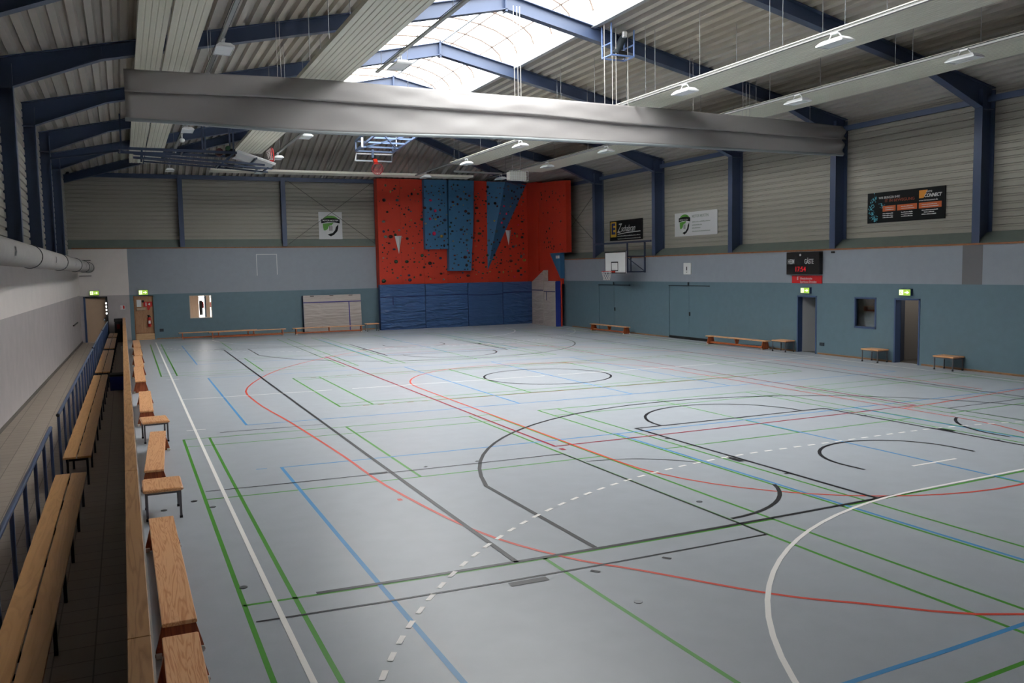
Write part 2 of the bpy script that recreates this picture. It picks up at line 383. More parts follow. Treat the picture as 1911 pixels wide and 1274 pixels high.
[.058,3.395,34.277,3.393,32.764,3.39,31.25,3.411,31.186,3.538,30.69,3.7,30.203,3.896,29.727,4.125,29.264,4.386,28.818,4.678,28.391,4.998,27.985,5.344,27.603,5.716,27.246,6.111,26.918,6.526,26.62,6.959,26.354,7.407,26.12,7.869,25.921,8.34,25.758,8.819,25.631,9.302,25.541,9.787,25.488,10.271,25.473,10.751,25.495,11.225,25.554,11.689,25.65,12.142,25.782,12.58,25.949,13.002,26.15,13.405,26.384,13.787,26.649,14.146,26.944,14.48,27.266,14.788,27.616,15.067,27.989,15.317,28.385,15.536,28.801,15.724,29.235,15.878,29.684,15.999,30.147,16.019,30.206,16.014,31.685,16.008,33.163],
[.058,7.486,33.922,7.488,32.776,7.489,31.628,7.491,30.48,7.493,29.33,7.495,28.18,8.651,28.09,9.803,28.002,10.951,27.914,12.092,27.828,12.088,28.966,12.084,30.104,12.08,31.242,12.076,32.38,12.072,33.517],
[.058,11.497,27.843,11.477,27.568,11.415,27.304,11.313,27.055,11.174,26.829,11.0,26.631,10.795,26.466,10.566,26.337,10.317,26.249,10.054,26.203,9.785,26.2,9.515,26.242,9.251,26.326,9.0,26.451,8.768,26.614,8.561,26.81,8.384,27.036,8.241,27.284,8.136,27.55,8.072,27.827,8.05,28.107],
[.058,8.556,32.614,8.538,32.193,8.56,31.999,8.61,31.807,8.687,31.623,8.79,31.451,8.916,31.296,9.062,31.16,9.224,31.047,9.399,30.96,9.583,30.9,9.771,30.87,9.959,30.869,10.142,30.898,10.316,30.956,10.477,31.042,10.622,31.153,10.746,31.287,10.847,31.441,10.923,31.611,10.972,31.794,10.992,31.984,10.991,32.404],
[.03,-.123,35.096,.954,35.005,2.033,34.914,3.114,34.821,4.195,34.728,5.277,34.634,5.277,33.651,5.276,32.667,5.276,31.682,5.276,30.696,5.276,29.709,4.19,29.798,3.104,29.887,2.019,29.976,.936,30.066,-.145,30.156],
[.03,19.35,33.364,18.336,33.458,17.315,33.552,16.288,33.647,15.254,33.741,14.214,33.836,14.218,32.872,14.221,31.908,14.225,30.944,14.229,29.979,14.233,29.015,15.272,28.934,16.305,28.853,17.331,28.774,18.349,28.695,19.36,28.617],
[.058,5.337,33.948,5.527,33.914,5.714,33.859,5.896,33.784,6.07,33.689,6.234,33.577,6.387,33.447,6.527,33.302,6.651,33.143,6.759,32.973,6.849,32.793],
[.03,6.81,31.21,6.716,31.058,6.607,30.918,6.483,30.792,6.346,30.681,6.197,30.587,6.038,30.509,5.871,30.45,5.697,30.41,5.518,30.389,5.337,30.387],
[.058,13.435,29.934,13.287,30.038,13.148,30.156,13.021,30.287,12.905,30.43,12.804,30.584,12.717,30.746,12.646,30.915,12.591,31.09,12.553,31.268,12.532,31.447,12.53,31.627,12.544,31.804],
[.03,.47,25.439,1.433,25.361,2.399,25.284],
[.1,2.15,35.004,2.539,34.97],
[.06,2.136,29.906,2.41,29.884],
[.05,3.007,34.93,3.065,35.005],
[.05,2.996,29.795,3.055,29.73],
[.05,3.835,34.859,3.894,34.934],
[.05,3.828,29.727,3.887,29.662],
[.1,7.393,30.987,7.392,31.387],
[.1,12.178,30.591,12.177,30.987],
[.05,7.391,32.335,7.488,32.327],
[.05,12.03,31.939,12.173,31.927],
[.05,7.395,29.288,7.493,29.28],
[.05,12.04,28.92,12.184,28.909],
[.058,2.45,5.94,2.444,7.124,2.439,8.312,2.436,9.503,2.435,10.695,2.433,11.888,2.433,13.082,2.433,14.276,2.434,15.469,2.435,16.661,2.436,17.853,2.438,19.044,2.439,20.234,2.441,21.422,2.443,22.61,2.446,23.796,2.448,24.98,2.45,26.164,2.453,27.346,2.455,28.526,2.458,29.705,2.461,30.883,2.464,32.059,2.467,33.233,2.47,34.406],
[.058,16.928,6.599,16.942,7.573,16.952,8.579,16.96,9.61,16.967,10.662,16.972,11.73,16.975,12.81,16.978,13.902,16.979,15.003,16.98,16.11,16.98,17.225,16.98,18.344,16.979,19.468,16.978,20.596,16.976,21.727,16.974,22.86,16.971,23.996,16.969,25.134,16.966,26.273,16.963,27.414,16.959,28.555,16.956,29.698,16.952,30.841,16.948,31.984,16.944,33.127],
[.058,11.452,19.604,11.43,19.883,11.365,20.158,11.26,20.422,11.117,20.668,10.939,20.89,10.73,21.083,10.497,21.243,10.244,21.364,9.977,21.445,9.704,21.483,9.43,21.477,9.163,21.427,8.909,21.334,8.675,21.2,8.466,21.029,8.288,20.824,8.144,20.591,8.039,20.336,7.975,20.065,7.955,19.784,7.977,19.501,8.043,19.222,8.15,18.955,8.295,18.707,8.475,18.483,8.686,18.29,8.922,18.131,9.177,18.012,9.444,17.934,9.719,17.9,9.992,17.91,10.258,17.964,10.511,18.06,10.743,18.196,10.95,18.369,11.126,18.573,11.267,18.805,11.37,19.058,11.432,19.327,11.452,19.604]],'red':[[.045,9.939,2.594,9.576,2.544,9.051,2.471,8.459,2.407,7.893,2.385,7.345,2.413,6.777,2.479,6.239,2.581,5.781,2.715,5.426,2.894,5.146,3.115,4.915,3.342,4.71,3.542,4.543,3.687,4.42,3.798,4.308,3.915,4.175,4.074,4.007,4.303,3.824,4.575,3.641,4.856,3.475,5.109,3.332,5.306,3.202,5.473,3.078,5.648,2.954,5.871,2.825,6.136,2.697,6.428,2.574,6.774,2.464,7.203,2.364,7.753,2.274,8.398,2.197,9.075,2.136,9.717,2.102,10.28,2.088,10.806,2.078,11.366,2.055,12.027,2.015,12.834,1.967,13.741,1.914,14.685,1.859,15.601,1.793,16.492,1.716,17.384,1.651,18.253,1.619,19.073,1.601,19.797,1.595,20.454,1.641,21.123,1.783,21.887,2.039,22.802,2.385,23.813,2.792,24.83,3.235,25.765,3.717,26.597,4.25,27.373,4.813,28.103,5.384,28.797,6.023,29.5,6.718,30.192,7.346,30.788,7.782,31.204],
[.045,7.782,31.204,8.131,31.311,8.631,31.47,9.191,31.605,9.721,31.64,10.192,31.581,10.656,31.461,11.134,31.241,11.65,30.882,12.224,30.345,12.839,29.66,13.458,28.897,14.046,28.124,14.608,27.354,15.157,26.552,15.672,25.716,16.13,24.843,16.539,23.891,16.904,22.876,17.21,21.882,17.439,20.989,17.572,20.249,17.624,19.606,17.63,18.981,17.624,18.297,17.604,17.53,17.554,16.723,17.493,15.898,17.437,15.077,17.385,14.187,17.33,13.243,17.28,12.404,17.245,11.823],
[.045,5.812,9.347,5.84,8.904,5.918,8.468,6.044,8.043,6.218,7.637,6.436,7.256,6.696,6.904,6.995,6.587,7.327,6.309,7.69,6.073,8.077,5.883,8.484,5.739,8.905,5.644,9.335,5.598,9.767,5.599,10.197,5.647,10.619,5.74,11.029,5.877,11.42,6.055,11.789,6.271,12.131,6.524,12.443,6.809,12.72,7.123,12.961,7.464,13.161,7.828,13.319,8.209,13.433,8.606,13.501,9.012,13.523,9.424,13.517,10.765,13.511,12.124,13.505,13.497,13.499,14.88,13.494,16.271,13.488,17.669,13.483,19.072,13.457,19.508,13.385,19.941,13.266,20.366,13.102,20.778,12.895,21.172,12.647,21.542,12.362,21.885,12.042,22.196,11.693,22.471,11.317,22.706,10.92,22.899,10.506,23.047,10.08,23.148,9.649,23.2,9.217,23.203,8.79,23.156,8.373,23.06,7.972,22.915,7.592,22.724,7.237,22.489,6.912,22.212,6.622,21.897,6.37,21.548,6.159,21.169,5.992,20.766,5.871,20.342,5.798,19.904,5.775,19.457,5.777,18.009,5.781,16.561,5.785,15.113,5.79,13.667,5.796,12.223,5.803,10.782,5.812,9.347],
[.045,13.554,10.789,14.486,10.906,15.409,11.025,16.324,11.146,17.229,11.267,18.125,11.39],
[.06,2.088,8.945,2.088,8.843]],'darkred':[[.05,5.474,10.955,5.469,12.162,5.464,13.37,5.46,14.58,5.457,15.791,5.454,17.003,5.451,18.215,5.449,19.426,5.448,20.638,5.446,21.848,5.445,23.058,5.444,24.268,5.444,25.476,5.443,26.683,5.443,27.889,5.442,29.094,6.524,29.007,7.603,28.921,8.68,28.836,9.753,28.752,10.822,28.669,11.886,28.586,12.945,28.504,13.998,28.423,14.002,27.244,14.007,26.065,14.011,24.887,14.015,23.709,14.02,22.533,14.024,21.359,14.029,20.186,14.033,19.016,14.037,17.849,14.041,16.685,14.045,15.526,14.05,14.372,14.054,13.225,14.057,12.086,14.061,10.957,13.019,10.938,11.966,10.924,10.903,10.915,9.832,10.911,8.752,10.912,7.665,10.92,6.572,10.934,5.474,10.955],
[.08,5.475,10.755,5.476,10.604]],'brown':[[.05,5.454,17.053,6.613,16.994,7.769,16.939,8.919,16.889,10.064,16.844],
[.05,10.258,16.836,11.213,16.802,12.162,16.77,13.105,16.741,14.041,16.714],
[.05,3.722,17.152,3.871,17.143],
[.05,14.23,16.709,14.371,16.705],
[.05,4.069,17.131,4.217,17.123],
[.05,14.56,16.701,14.701,16.697],
[.05,4.415,17.111,4.564,17.103],
[.05,14.889,16.692,15.029,16.689],
[.05,4.761,17.091,4.91,17.083],
[.05,15.217,16.684,15.357,16.681],
[.05,5.108,17.072,5.256,17.064],
[.05,15.544,16.676,15.683,16.673],
[.05,5.445,23.008,6.599,22.929,7.75,22.853,8.897,22.779,10.039,22.708],
[.05,10.233,22.696,11.187,22.638,12.137,22.582,13.081,22.527,14.02,22.474],
[.05,3.724,23.131,3.871,23.12],
[.05,14.21,22.464,14.352,22.456],
[.05,4.068,23.106,4.216,23.095],
[.05,14.541,22.446,14.682,22.438],
[.05,4.412,23.081,4.56,23.07],
[.05,14.871,22.428,15.012,22.42],
[.05,4.757,23.056,4.904,23.046],
[.05,15.2,22.41,15.341,22.402],
[.05,5.101,23.032,5.249,23.022],
[.05,15.529,22.392,15.67,22.384]],'green':[[.045,-.246,2.375,-.259,3.491,-.266,4.62,-.269,5.756,-.271,6.895,-.27,8.036,-.269,9.179,-.267,10.321,-.265,11.463,-.262,12.605,-.258,13.746,-.255,14.886],
[.045,.212,2.35,.199,3.464,.191,4.592,.187,5.726,.185,6.864,.185,8.005,.186,9.146,.187,10.288,.189,11.429,.192,12.57,.195,13.711,.198,14.85],
[.045,5.47,1.504,5.426,2.475,5.397,3.502,5.375,4.562,5.359,5.642,5.346,6.736,5.335,7.839,5.327,8.948,5.32,10.063,5.314,11.181,5.309,12.301,5.305,13.424,5.301,14.547],
[.045,5.933,1.553,5.889,2.51,5.859,3.526,5.836,4.578,5.819,5.651,5.805,6.739,5.794,7.837,5.785,8.943,5.778,10.053,5.771,11.168,5.766,12.286,5.761,13.406,5.757,14.527],
[.045,2.846,1.298,2.81,2.402,2.788,3.548,2.773,4.715,2.763,5.894],
[.045,2.745,9.985,2.743,11.158,2.742,12.332,2.741,13.505,2.741,14.679],
[.045,.792,1.25,1.819,1.258,2.851,1.299,3.884,1.364,4.912,1.45,5.933,1.553],
[.045,-.239,2.026,.772,1.984,1.797,1.98,2.826,2.005,3.855,2.052,4.881,2.117,5.901,2.198],
[.045,-.27,6.018,.736,5.958,1.75,5.918,2.768,5.894,3.786,5.884,4.802,5.887,5.816,5.901],
[.045,-.267,10.16,.734,10.09,1.74,10.033,2.75,9.985,3.761,9.948,4.771,9.918,5.779,9.897],
[.045,-.257,14.128,.74,14.053,1.742,13.986,2.746,13.925,3.751,13.872,4.756,13.824,5.76,13.782],
[.045,-.255,14.886,.742,14.81,1.743,14.741,2.746,14.679,3.75,14.623,4.754,14.572,5.757,14.527],
[.045,7.063,1.683,7.018,2.605,6.987,3.595,6.963,4.625,6.945,5.681,6.93,6.754,6.918,7.84,6.908,8.935,6.899,10.037,6.891,11.143,6.885,12.254,6.879,13.367,6.874,14.482],
[.045,7.52,1.74,7.475,2.648,7.443,3.627,7.42,4.648,7.401,5.696,7.386,6.764,7.373,7.844,7.363,8.934,7.354,10.032,7.346,11.135,7.339,12.242,7.333,13.353,7.327,14.465],
[.045,12.409,4.093,12.397,5.009,12.387,5.97,12.378,6.962,12.37,7.977,12.362,9.011,12.355,10.058,12.349,11.116,12.343,12.182,12.337,13.256,12.331,14.335],
[.045,12.837,4.143,12.828,5.049,12.819,6.001,12.812,6.987,12.805,7.996,12.798,9.024,12.792,10.066,12.787,11.119,12.781,12.182,12.776,13.252,12.77,14.328],
[.045,9.983,2.972,9.955,3.946,9.933,4.978,9.916,6.048],
[.045,9.874,9.877,9.865,10.996,9.857,12.121,9.85,13.253,9.843,14.388],
[.045,7.063,1.683,8.064,1.812,9.051,1.951],
[.045,7.031,2.303,8.032,2.409,9.022,2.524,9.999,2.648,10.964,2.779],
[.045,6.941,5.927,7.942,5.96,8.936,6.0,9.921,6.048,10.896,6.102,11.862,6.161,12.818,6.226],
[.045,6.9,9.881,7.899,9.874,8.892,9.873,9.879,9.877,10.858,9.886,11.83,9.9,12.793,9.918],
[.045,6.877,13.741,7.874,13.709,8.866,13.682,9.852,13.659,10.833,13.64,11.807,13.624,12.774,13.612],
[.045,6.874,14.482,7.87,14.447,8.862,14.415,9.848,14.388,10.829,14.365,11.803,14.345,12.77,14.328],
[.045,13.878,4.269,13.875,5.151,13.872,6.084,13.869,7.051,13.865,8.045,13.862,9.06,13.858,10.09,13.854,11.132,13.85,12.185,13.846,13.246,13.842,14.313],
[.045,14.297,4.322,14.298,5.195,14.297,6.119,14.295,7.079,14.293,8.067,14.291,9.076,14.288,10.101,14.285,11.139,14.282,12.187,14.279,13.244,14.276,14.308],
[.045,18.876,6.563,18.905,7.443,18.929,8.359,18.949,9.303,18.965,10.27,18.979,11.255,18.991,12.255,19.0,13.268,19.008,14.291],
[.045,19.269,6.606,19.302,7.479,19.329,8.389,19.351,9.327,19.37,10.289,19.386,11.269,19.399,12.265,19.41,13.273,19.42,14.292],
[.045,16.61,5.6,16.625,6.539],
[.045,16.655,10.034,16.66,11.08,16.663,12.139,16.665,13.211,16.666,14.291],
[.045,13.871,6.304,14.803,6.378,15.722,6.457,16.63,6.539,17.525,6.624,18.407,6.713,19.277,6.804],
[.045,13.858,9.944,14.802,9.97,15.736,10.001,16.66,10.034,17.573,10.071,18.476,10.11,19.367,10.152],
[.045,13.845,13.603,14.795,13.598,15.737,13.596,16.67,13.596,17.594,13.6,18.509,13.606,19.413,13.614],
[.045,13.842,14.313,14.793,14.303,15.736,14.296,16.671,14.291,17.596,14.289,18.513,14.29,19.42,14.292],
[.045,-.152,39.373,-.157,38.264,-.162,37.153,-.167,36.04,-.172,34.926,-.177,33.811,-.182,32.694,-.187,31.575,-.192,30.456,-.197,29.334,-.202,28.211,-.207,27.087,-.211,25.961],
[.045,.293,39.336,.288,38.226,.283,37.115,.278,36.003,.274,34.889,.269,33.773,.264,32.657,.26,31.538,.255,30.418,.251,29.297,.246,28.174,.242,27.05,.237,25.924],
[.045,5.289,38.897,5.288,37.79,5.288,36.681,5.287,35.571,5.287,34.46,5.286,33.347,5.286,32.234,5.286,31.119,5.286,30.003,5.286,28.886,5.286,27.767,5.286,26.648,5.287,25.528],
[.045,5.735,38.856,5.735,37.749,5.735,36.641,5.735,35.532,5.735,34.421,5.735,33.309,5.735,32.196,5.735,31.081,5.736,29.966,5.736,28.85,5.736,27.732,5.737,26.614,5.738,25.494],
[.045,2.783,39.121,2.78,37.948,2.777,36.774,2.774,35.598,2.772,34.42],
[.045,2.763,30.367,2.76,29.208,2.758,28.047,2.756,26.885,2.754,25.721],
[.045,-.152,39.373,.826,39.291,1.806,39.207,2.788,39.121,3.77,39.034,4.753,38.946,5.735,38.856],
[.045,-.155,38.616,.823,38.533,1.804,38.449,2.786,38.364,3.769,38.277,4.752,38.19,5.735,38.101],
[.045,-.173,34.669,.808,34.587,1.792,34.504,2.777,34.42,3.763,34.335,4.749,34.25,5.735,34.165],
[.045,-.191,30.613,.793,30.531,1.779,30.449,2.768,30.367,3.757,30.285,4.746,30.204,5.735,30.123],
[.045,-.208,26.71,.779,26.628,1.768,26.547,2.76,26.468,3.753,26.39,4.745,26.314,5.737,26.238],
[.045,-.211,25.961,.776,25.88,1.766,25.8,2.759,25.721,3.752,25.644,4.745,25.568,5.738,25.494],
[.045,6.832,38.755,6.832,37.649,6.833,36.542,6.834,35.434,6.835,34.325,6.836,33.214,6.837,32.103,6.838,30.99,6.839,29.876,6.84,28.762,6.842,27.646,6.843,26.53,6.845,25.413],
[.045,7.278,38.714,7.279,37.608,7.28,36.502,7.281,35.394,7.282,34.285,7.283,33.176,7.284,32.065,7.286,30.953,7.287,29.84,7.289,28.726,7.291,27.612,7.293,26.496,7.295,25.38],
[.045,12.237,38.238,12.241,37.14,12.245,36.042,12.249,34.943,12.253,33.843,12.257,32.743,12.26,31.642,12.264,30.541,12.268,29.44,12.273,28.338,12.277,27.237,12.281,26.135,12.285,25.034],
[.045,12.677,38.194,12.68,37.098,12.684,36.0,12.688,34.902,12.692,33.804,12.696,32.704,12.7,31.605,12.704,30.505,12.709,29.405,12.713,28.305,12.717,27.204,12.721,26.104,12.725,25.005],
[.045,9.761,38.478,9.764,37.313,9.767,36.146,9.77,34.979,9.773,33.81],
[.045,9.784,29.795,9.787,28.647,9.79,27.5,9.794,26.352,9.798,25.203],
[.045,6.832,38.755,7.812,38.664,8.79,38.571,9.766,38.478,10.74,38.384,11.71,38.29,12.677,38.194],
[.045,6.832,38.0,7.813,37.91,8.792,37.818,9.768,37.726,10.742,37.633,11.712,37.54,12.679,37.446],
[.045,6.835,34.069,7.818,33.983,8.799,33.896,9.778,33.81,10.753,33.723,11.725,33.637,12.693,33.55],
[.045,6.839,30.033,7.825,29.953,8.808,29.873,9.788,29.794,10.766,29.715,11.739,29.637,12.708,29.56],
[.045,6.844,26.155,7.832,26.083,8.818,26.011,9.8,25.94,10.779,25.871,11.753,25.803,12.722,25.736],
[.045,6.845,25.413,7.834,25.342,8.82,25.272,9.802,25.203,10.781,25.136,11.756,25.07,12.725,25.005],
[.045,13.752,38.088,13.756,36.993,13.76,35.898,13.764,34.802,13.769,33.706,13.773,32.61,13.777,31.513,13.781,30.416,13.785,29.319,13.79,28.223,13.794,27.126,13.798,26.03,13.802,24.934],
[.045,14.188,38.044,14.193,36.95,14.197,35.856,14.201,34.762,14.205,33.667,14.209,32.572,14.214,31.476,14.218,30.38,14.222,29.285,14.226,28.189,14.23,27.094,14.234,25.999,14.238,24.905],
[.045,19.006,37.551,19.01,36.47,19.013,35.388,19.017,34.307,19.02,33.226,19.023,32.145,19.025,31.065,19.028,29.986,19.03,28.907,19.032,27.829,19.033,26.753,19.034,25.678,19.035,24.604],
[.045,19.43,37.507,19.433,36.427,19.437,35.347,19.44,34.267,19.443,33.187,19.445,32.108,19.448,31.029,19.45,29.951,19.451,28.874,19.453,27.798,19.454,26.723,19.454,25.65,19.454,24.579],
[.045,16.609,37.799,16.613,36.648,16.618,35.498,16.622,34.346,16.626,33.195],
[.045,16.64,29.247,16.644,28.122,16.647,26.997,16.65,25.874,16.653,24.751],
[.045,13.752,38.088,14.71,37.992,15.664,37.895,16.613,37.798,17.558,37.702,18.497,37.604,19.43,37.507],
[.045,13.755,37.341,14.713,37.246,15.667,37.151,16.616,37.056,17.56,36.961,18.499,36.865,19.432,36.77],
[.045,13.77,33.454,14.728,33.367,15.682,33.281,16.631,33.195,17.574,33.109,18.512,33.023,19.443,32.938],
[.045,13.785,29.474,14.744,29.397,15.697,29.322,16.645,29.247,17.587,29.172,18.522,29.098,19.451,29.025],
[.045,13.799,25.662,14.758,25.597,15.71,25.534,16.656,25.471,17.596,25.41,18.529,25.35,19.454,25.291],
[.045,13.802,24.934,14.76,24.872,15.712,24.811,16.658,24.751,17.597,24.692,18.529,24.635,19.454,24.579],
[.05,3.227,17.254,3.228,18.461,3.228,19.667,3.229,20.872,3.23,22.076,3.232,23.278],
[.05,3.979,17.208,3.979,18.412,3.979,19.616,3.979,20.82,3.979,22.022,3.979,23.223],
[.05,7.916,17.003,7.911,18.192,7.907,19.382,7.903,20.572,7.9,21.763,7.897,22.953],
[.05,11.802,16.851,11.796,18.019,11.791,19.19,11.786,20.362,11.781,21.537,11.776,22.712],
[.05,15.59,16.742,15.588,17.886,15.585,19.034,15.582,20.185,15.579,21.34,15.576,22.497],
[.05,16.287,16.726,16.286,17.865,16.284,19.008,16.282,20.155,16.28,21.306,16.277,22.459],
[.05,3.227,17.254,4.341,17.186,5.453,17.124,6.564,17.067,7.67,17.014,8.772,16.965,9.869,16.921,10.959,16.88,12.042,16.843,13.116,16.809,14.183,16.778,15.24,16.751,16.287,16.726],
[.05,3.227,17.721,4.34,17.652,5.453,17.589,6.562,17.529,7.669,17.475,8.77,17.424,9.867,17.377,10.957,17.334,12.039,17.294,13.114,17.258,14.181,17.224,15.239,17.194,16.287,17.167],
[.05,3.231,22.813,4.339,22.733,5.446,22.655,6.551,22.58,7.653,22.508,8.752,22.438,9.846,22.371,10.935,22.306,12.018,22.243,13.094,22.182,14.163,22.123,15.225,22.067,16.278,22.012],
[.05,3.232,23.278,4.339,23.197,5.445,23.119,6.55,23.043,7.652,22.969,8.751,22.898,9.845,22.829,10.933,22.762,12.016,22.698,13.093,22.635,14.162,22.574,15.223,22.516,16.277,22.459]],'blue':[[.05,1.024,2.432,1.009,3.56,1.001,4.702,.995,5.852,.992,7.006,.99,8.164,.99,9.322,.991,10.481,.992,11.641,2.185,11.571,3.381,11.513,4.576,11.466,5.77,11.429,6.959,11.401,8.142,11.38,9.317,11.367,10.483,11.361,11.64,11.361,12.785,11.367,13.919,11.378,15.04,11.394,16.148,11.414,17.243,11.439,18.323,11.468,18.313,10.454,18.3,9.458,18.284,8.484,18.265,7.536,18.242,6.623,18.213,5.756],
[.05,11.73,3.227,10.595,3.081,9.441,2.943,8.27,2.817,7.085,2.703,5.886,2.605,4.676,2.524,3.459,2.465,2.24,2.431,1.024,2.432],
[.05,7.085,2.703,7.054,3.714,7.03,4.765,7.012,5.84,6.997,6.934,6.985,8.039,6.975,9.154,6.966,10.275,6.959,11.401],
[.05,10.02,3.011,9.993,3.947,9.973,4.938,9.956,5.965,9.942,7.016,9.93,8.085,9.919,9.169,9.91,10.262,9.901,11.363],
[.05,12.789,4.237,12.78,5.167,12.771,6.141,12.764,7.149,12.756,8.18,12.75,9.229,12.744,10.292,12.738,11.366],
[.04,.615,11.707,.774,11.676],
[.05,1.0,15.905,1.002,17.016,1.005,18.125,1.008,19.233,1.011,20.34,1.015,21.446,1.018,22.55,1.021,23.654,1.025,24.756,2.202,24.662,3.381,24.572,4.56,24.483,5.739,24.397,6.915,24.314,8.089,24.232,9.257,24.153,10.421,24.076,11.579,24.001,12.73,23.928,13.873,23.858,15.008,23.789,16.134,23.722,17.25,23.657,18.357,23.593,18.358,22.546,18.358,21.5,18.358,20.458,18.357,19.418,18.356,18.383,18.354,17.352,18.351,16.325,18.347,15.305,17.255,15.314,16.15,15.327,15.033,15.343,13.904,15.363,12.765,15.386,11.617,15.414,10.458,15.446,9.292,15.483,8.118,15.525,6.938,15.573,5.754,15.626,4.566,15.685,3.376,15.751,2.186,15.824,1.0,15.905],
[.05,6.938,15.573,6.934,16.664,6.931,17.757,6.928,18.85,6.925,19.943,6.922,21.036,6.919,22.129,6.917,23.222,6.915,24.314],
[.05,9.876,15.464,9.871,16.541,9.866,17.62,9.861,18.701,9.856,19.782,9.852,20.865,9.848,21.948,9.844,23.031,9.84,24.114],
[.05,12.718,15.387,12.713,16.448,12.708,17.511,12.704,18.577,12.699,19.645,12.695,20.715,12.69,21.786,12.686,22.858,12.682,23.931],
[.04,.653,24.826,.81,24.793],
[.05,1.039,29.05,1.043,30.158,1.047,31.264,1.051,32.37,1.055,33.473,1.059,34.576,1.063,35.677,1.067,36.776,1.071,37.874,2.235,37.774,3.402,37.672,4.569,37.569,5.735,37.464,6.9,37.358,8.064,37.251,9.224,37.143,10.381,37.035,11.534,36.925,12.681,36.815,13.824,36.705,14.96,36.594,16.089,36.483,17.212,36.372,18.327,36.26,18.331,35.19,18.334,34.119,18.338,33.049,18.341,31.979,18.344,30.91,18.347,29.841,18.349,28.772,18.351,27.705,17.241,27.787,16.121,27.87,14.993,27.955,13.857,28.04,12.713,28.127,11.563,28.215,10.407,28.303,9.245,28.393,8.079,28.484,6.909,28.576,5.736,28.669,4.561,28.763,3.386,28.858,2.212,28.953,1.039,29.05],
[.05,6.909,28.576,6.907,29.677,6.906,30.778,6.905,31.877,6.904,32.975,6.903,34.073,6.902,35.169,6.901,36.264,6.9,37.358],
[.05,9.827,28.348,9.823,29.443,9.82,30.538,9.817,31.631,9.814,32.724,9.811,33.817,9.809,34.908,9.806,35.999,9.803,37.089],
[.05,12.666,28.13,12.661,29.218,12.657,30.305,12.653,31.392,12.649,32.478,12.645,33.564,12.642,34.65,12.638,35.735,12.634,36.82],
[.04,.703,37.945,.858,37.912]]}
MC = {'white': ('white_court_lines', 'white handball court lines', (244, 240, 236)), 'black': ('black_court_lines', 'black basketball court lines', (34, 33, 37)),
      'red': ('red_court_lines', 'bright red curved court lines', (214, 76, 60)), 'darkred': ('crimson_court_lines', 'dark red volleyball court lines', (158, 30, 52)),
      'brown': ('brown_court_lines', 'thin brown attack lines', (150, 92, 72)), 'green': ('green_court_lines', 'green badminton court lines', (76, 150, 48)),
      'blue': ('blue_court_lines', 'light blue volleyball court lines', (70, 142, 196))}
for lvl, key in enumerate(('green', 'blue', 'brown', 'red', 'darkred', 'black', 'white')):
    nm, lb, rgb = MC[key]; m = mat('paint_' + key, rgb, 0.36, spec=0.2); g = G(); z = 0.0006*(lvl+1)
    for r in MARKS[key]:
        wd = r[0]/2; P = [Vector((r[i], r[i+1])) for i in range(1, len(r), 2)]; vs = []; fs = []
        closed = (P[0]-P[-1]).length < 0.02 and len(P) > 3
        for i, p in enumerate(P):
            a = P[i-1] if i else (P[-2] if closed else p); b = P[i+1] if i < len(P)-1 else (P[1] if closed else p)
            d1 = (p-a).normalized() if (p-a).length > 1e-5 else (b-p).normalized(); d2 = (b-p).normalized() if (b-p).length > 1e-5 else d1
            t = (d1+d2).normalized(); n = Vector((-t.y, t.x)); c = max(0.5, n.dot(Vector((-d1.y, d1.x)))); q = n*wd/c
            e = t*wd*0.5 if not closed and i == len(P)-1 and len(P) > 2 else Vector((0, 0)); e0 = -t*wd*0.5 if not closed and i == 0 and len(P) > 2 else Vector((0, 0))
            pp = p+e+e0; vs += [(pp.x+q.x, pp.y+q.y, z), (pp.x-q.x, pp.y-q.y, z)]
        for i in range(len(P)-1): fs.append((2*i+1, 2*i+3, 2*i+2, 2*i))
        g.raw(vs, fs, m)
    g.build(nm, floor, lb)
# small floor sleeves with round lids
g = G(); M_lid = mat('sleeve_lid', (92, 94, 98), 0.4, metal=0.5)
for x, y in ((-0.21, 9.72), (-0.22, 6.5), (-0.8, 9.85), (2.99, 4.45), (5.51, 6.94), (-0.41, 10.15)):
    g.tube((x, y, -0.01), (x, y, 0.0055), 0.04, M_lid, 16)
g.build('sleeve_lids', floor, 'small round metal floor lids')

def cut_wall(name, axis, t0, t1, u0, u1, z0, z1, holes, band, ubr=()):
    """wall as boxes between the cut lines of its holes; band(u, z) gives the paint"""
    us = sorted({u0, u1, *ubr, *[h[0] for h in holes], *[h[1] for h in holes]}); zs = sorted({z0, z1, *band.zs, *[h[2] for h in holes], *[h[3] for h in holes]})
    g = G()
    for a, b in zip(us, us[1:]):
        for c, d in zip(zs, zs[1:]):
            um, zm = (a+b)/2, (c+d)/2
            if any(h[0] < um < h[1] and h[2] < zm < h[3] for h in holes): continue
            m = band(um, zm)
            if axis == 'x': g.box((t0, a, c), (t1, b, d), m)
            else: g.box((a, t0, c), (b, t1, d), m)
    return struct(g, name)
class Band:
    def __init__(s, zs, f): s.zs = zs; s.f = f
    def __call__(s, u, z): return s.f(u, z)
M_gpan = mat('grey_wall_panel', (104, 102, 104), 0.6)
RB = Band((2.38, 3.46), lambda y, z: M_blue if z < 2.38 else (M_gpan if 14.01 < y < 14.63 else M_pale))
RH = [(20.1, 21.02, 0, 1.95), (15.98, 16.9, 0, 1.95), (17.59, 18.46, 0.97, 1.95), (31.8, 34.62, 0, 2.2), (25.91, 28.68, 0, 2.22)]
cut_wall('wall_right', 'x', XR, XR+0.2, YN, YF, 0, 3.46, RH, RB, (14.01, 14.63))
FB = Band((2.17,), lambda x, z: (M_grey if z < 2.17 else M_white) if x < -0.87 else (M_blue if z < 2.17 else M_pale))
FH = [(-2.84, -1.82, 0, 2.13), (-0.66, 0.16, 0, 2.1), (1.79, 2.82, 0.94, 2.05)]
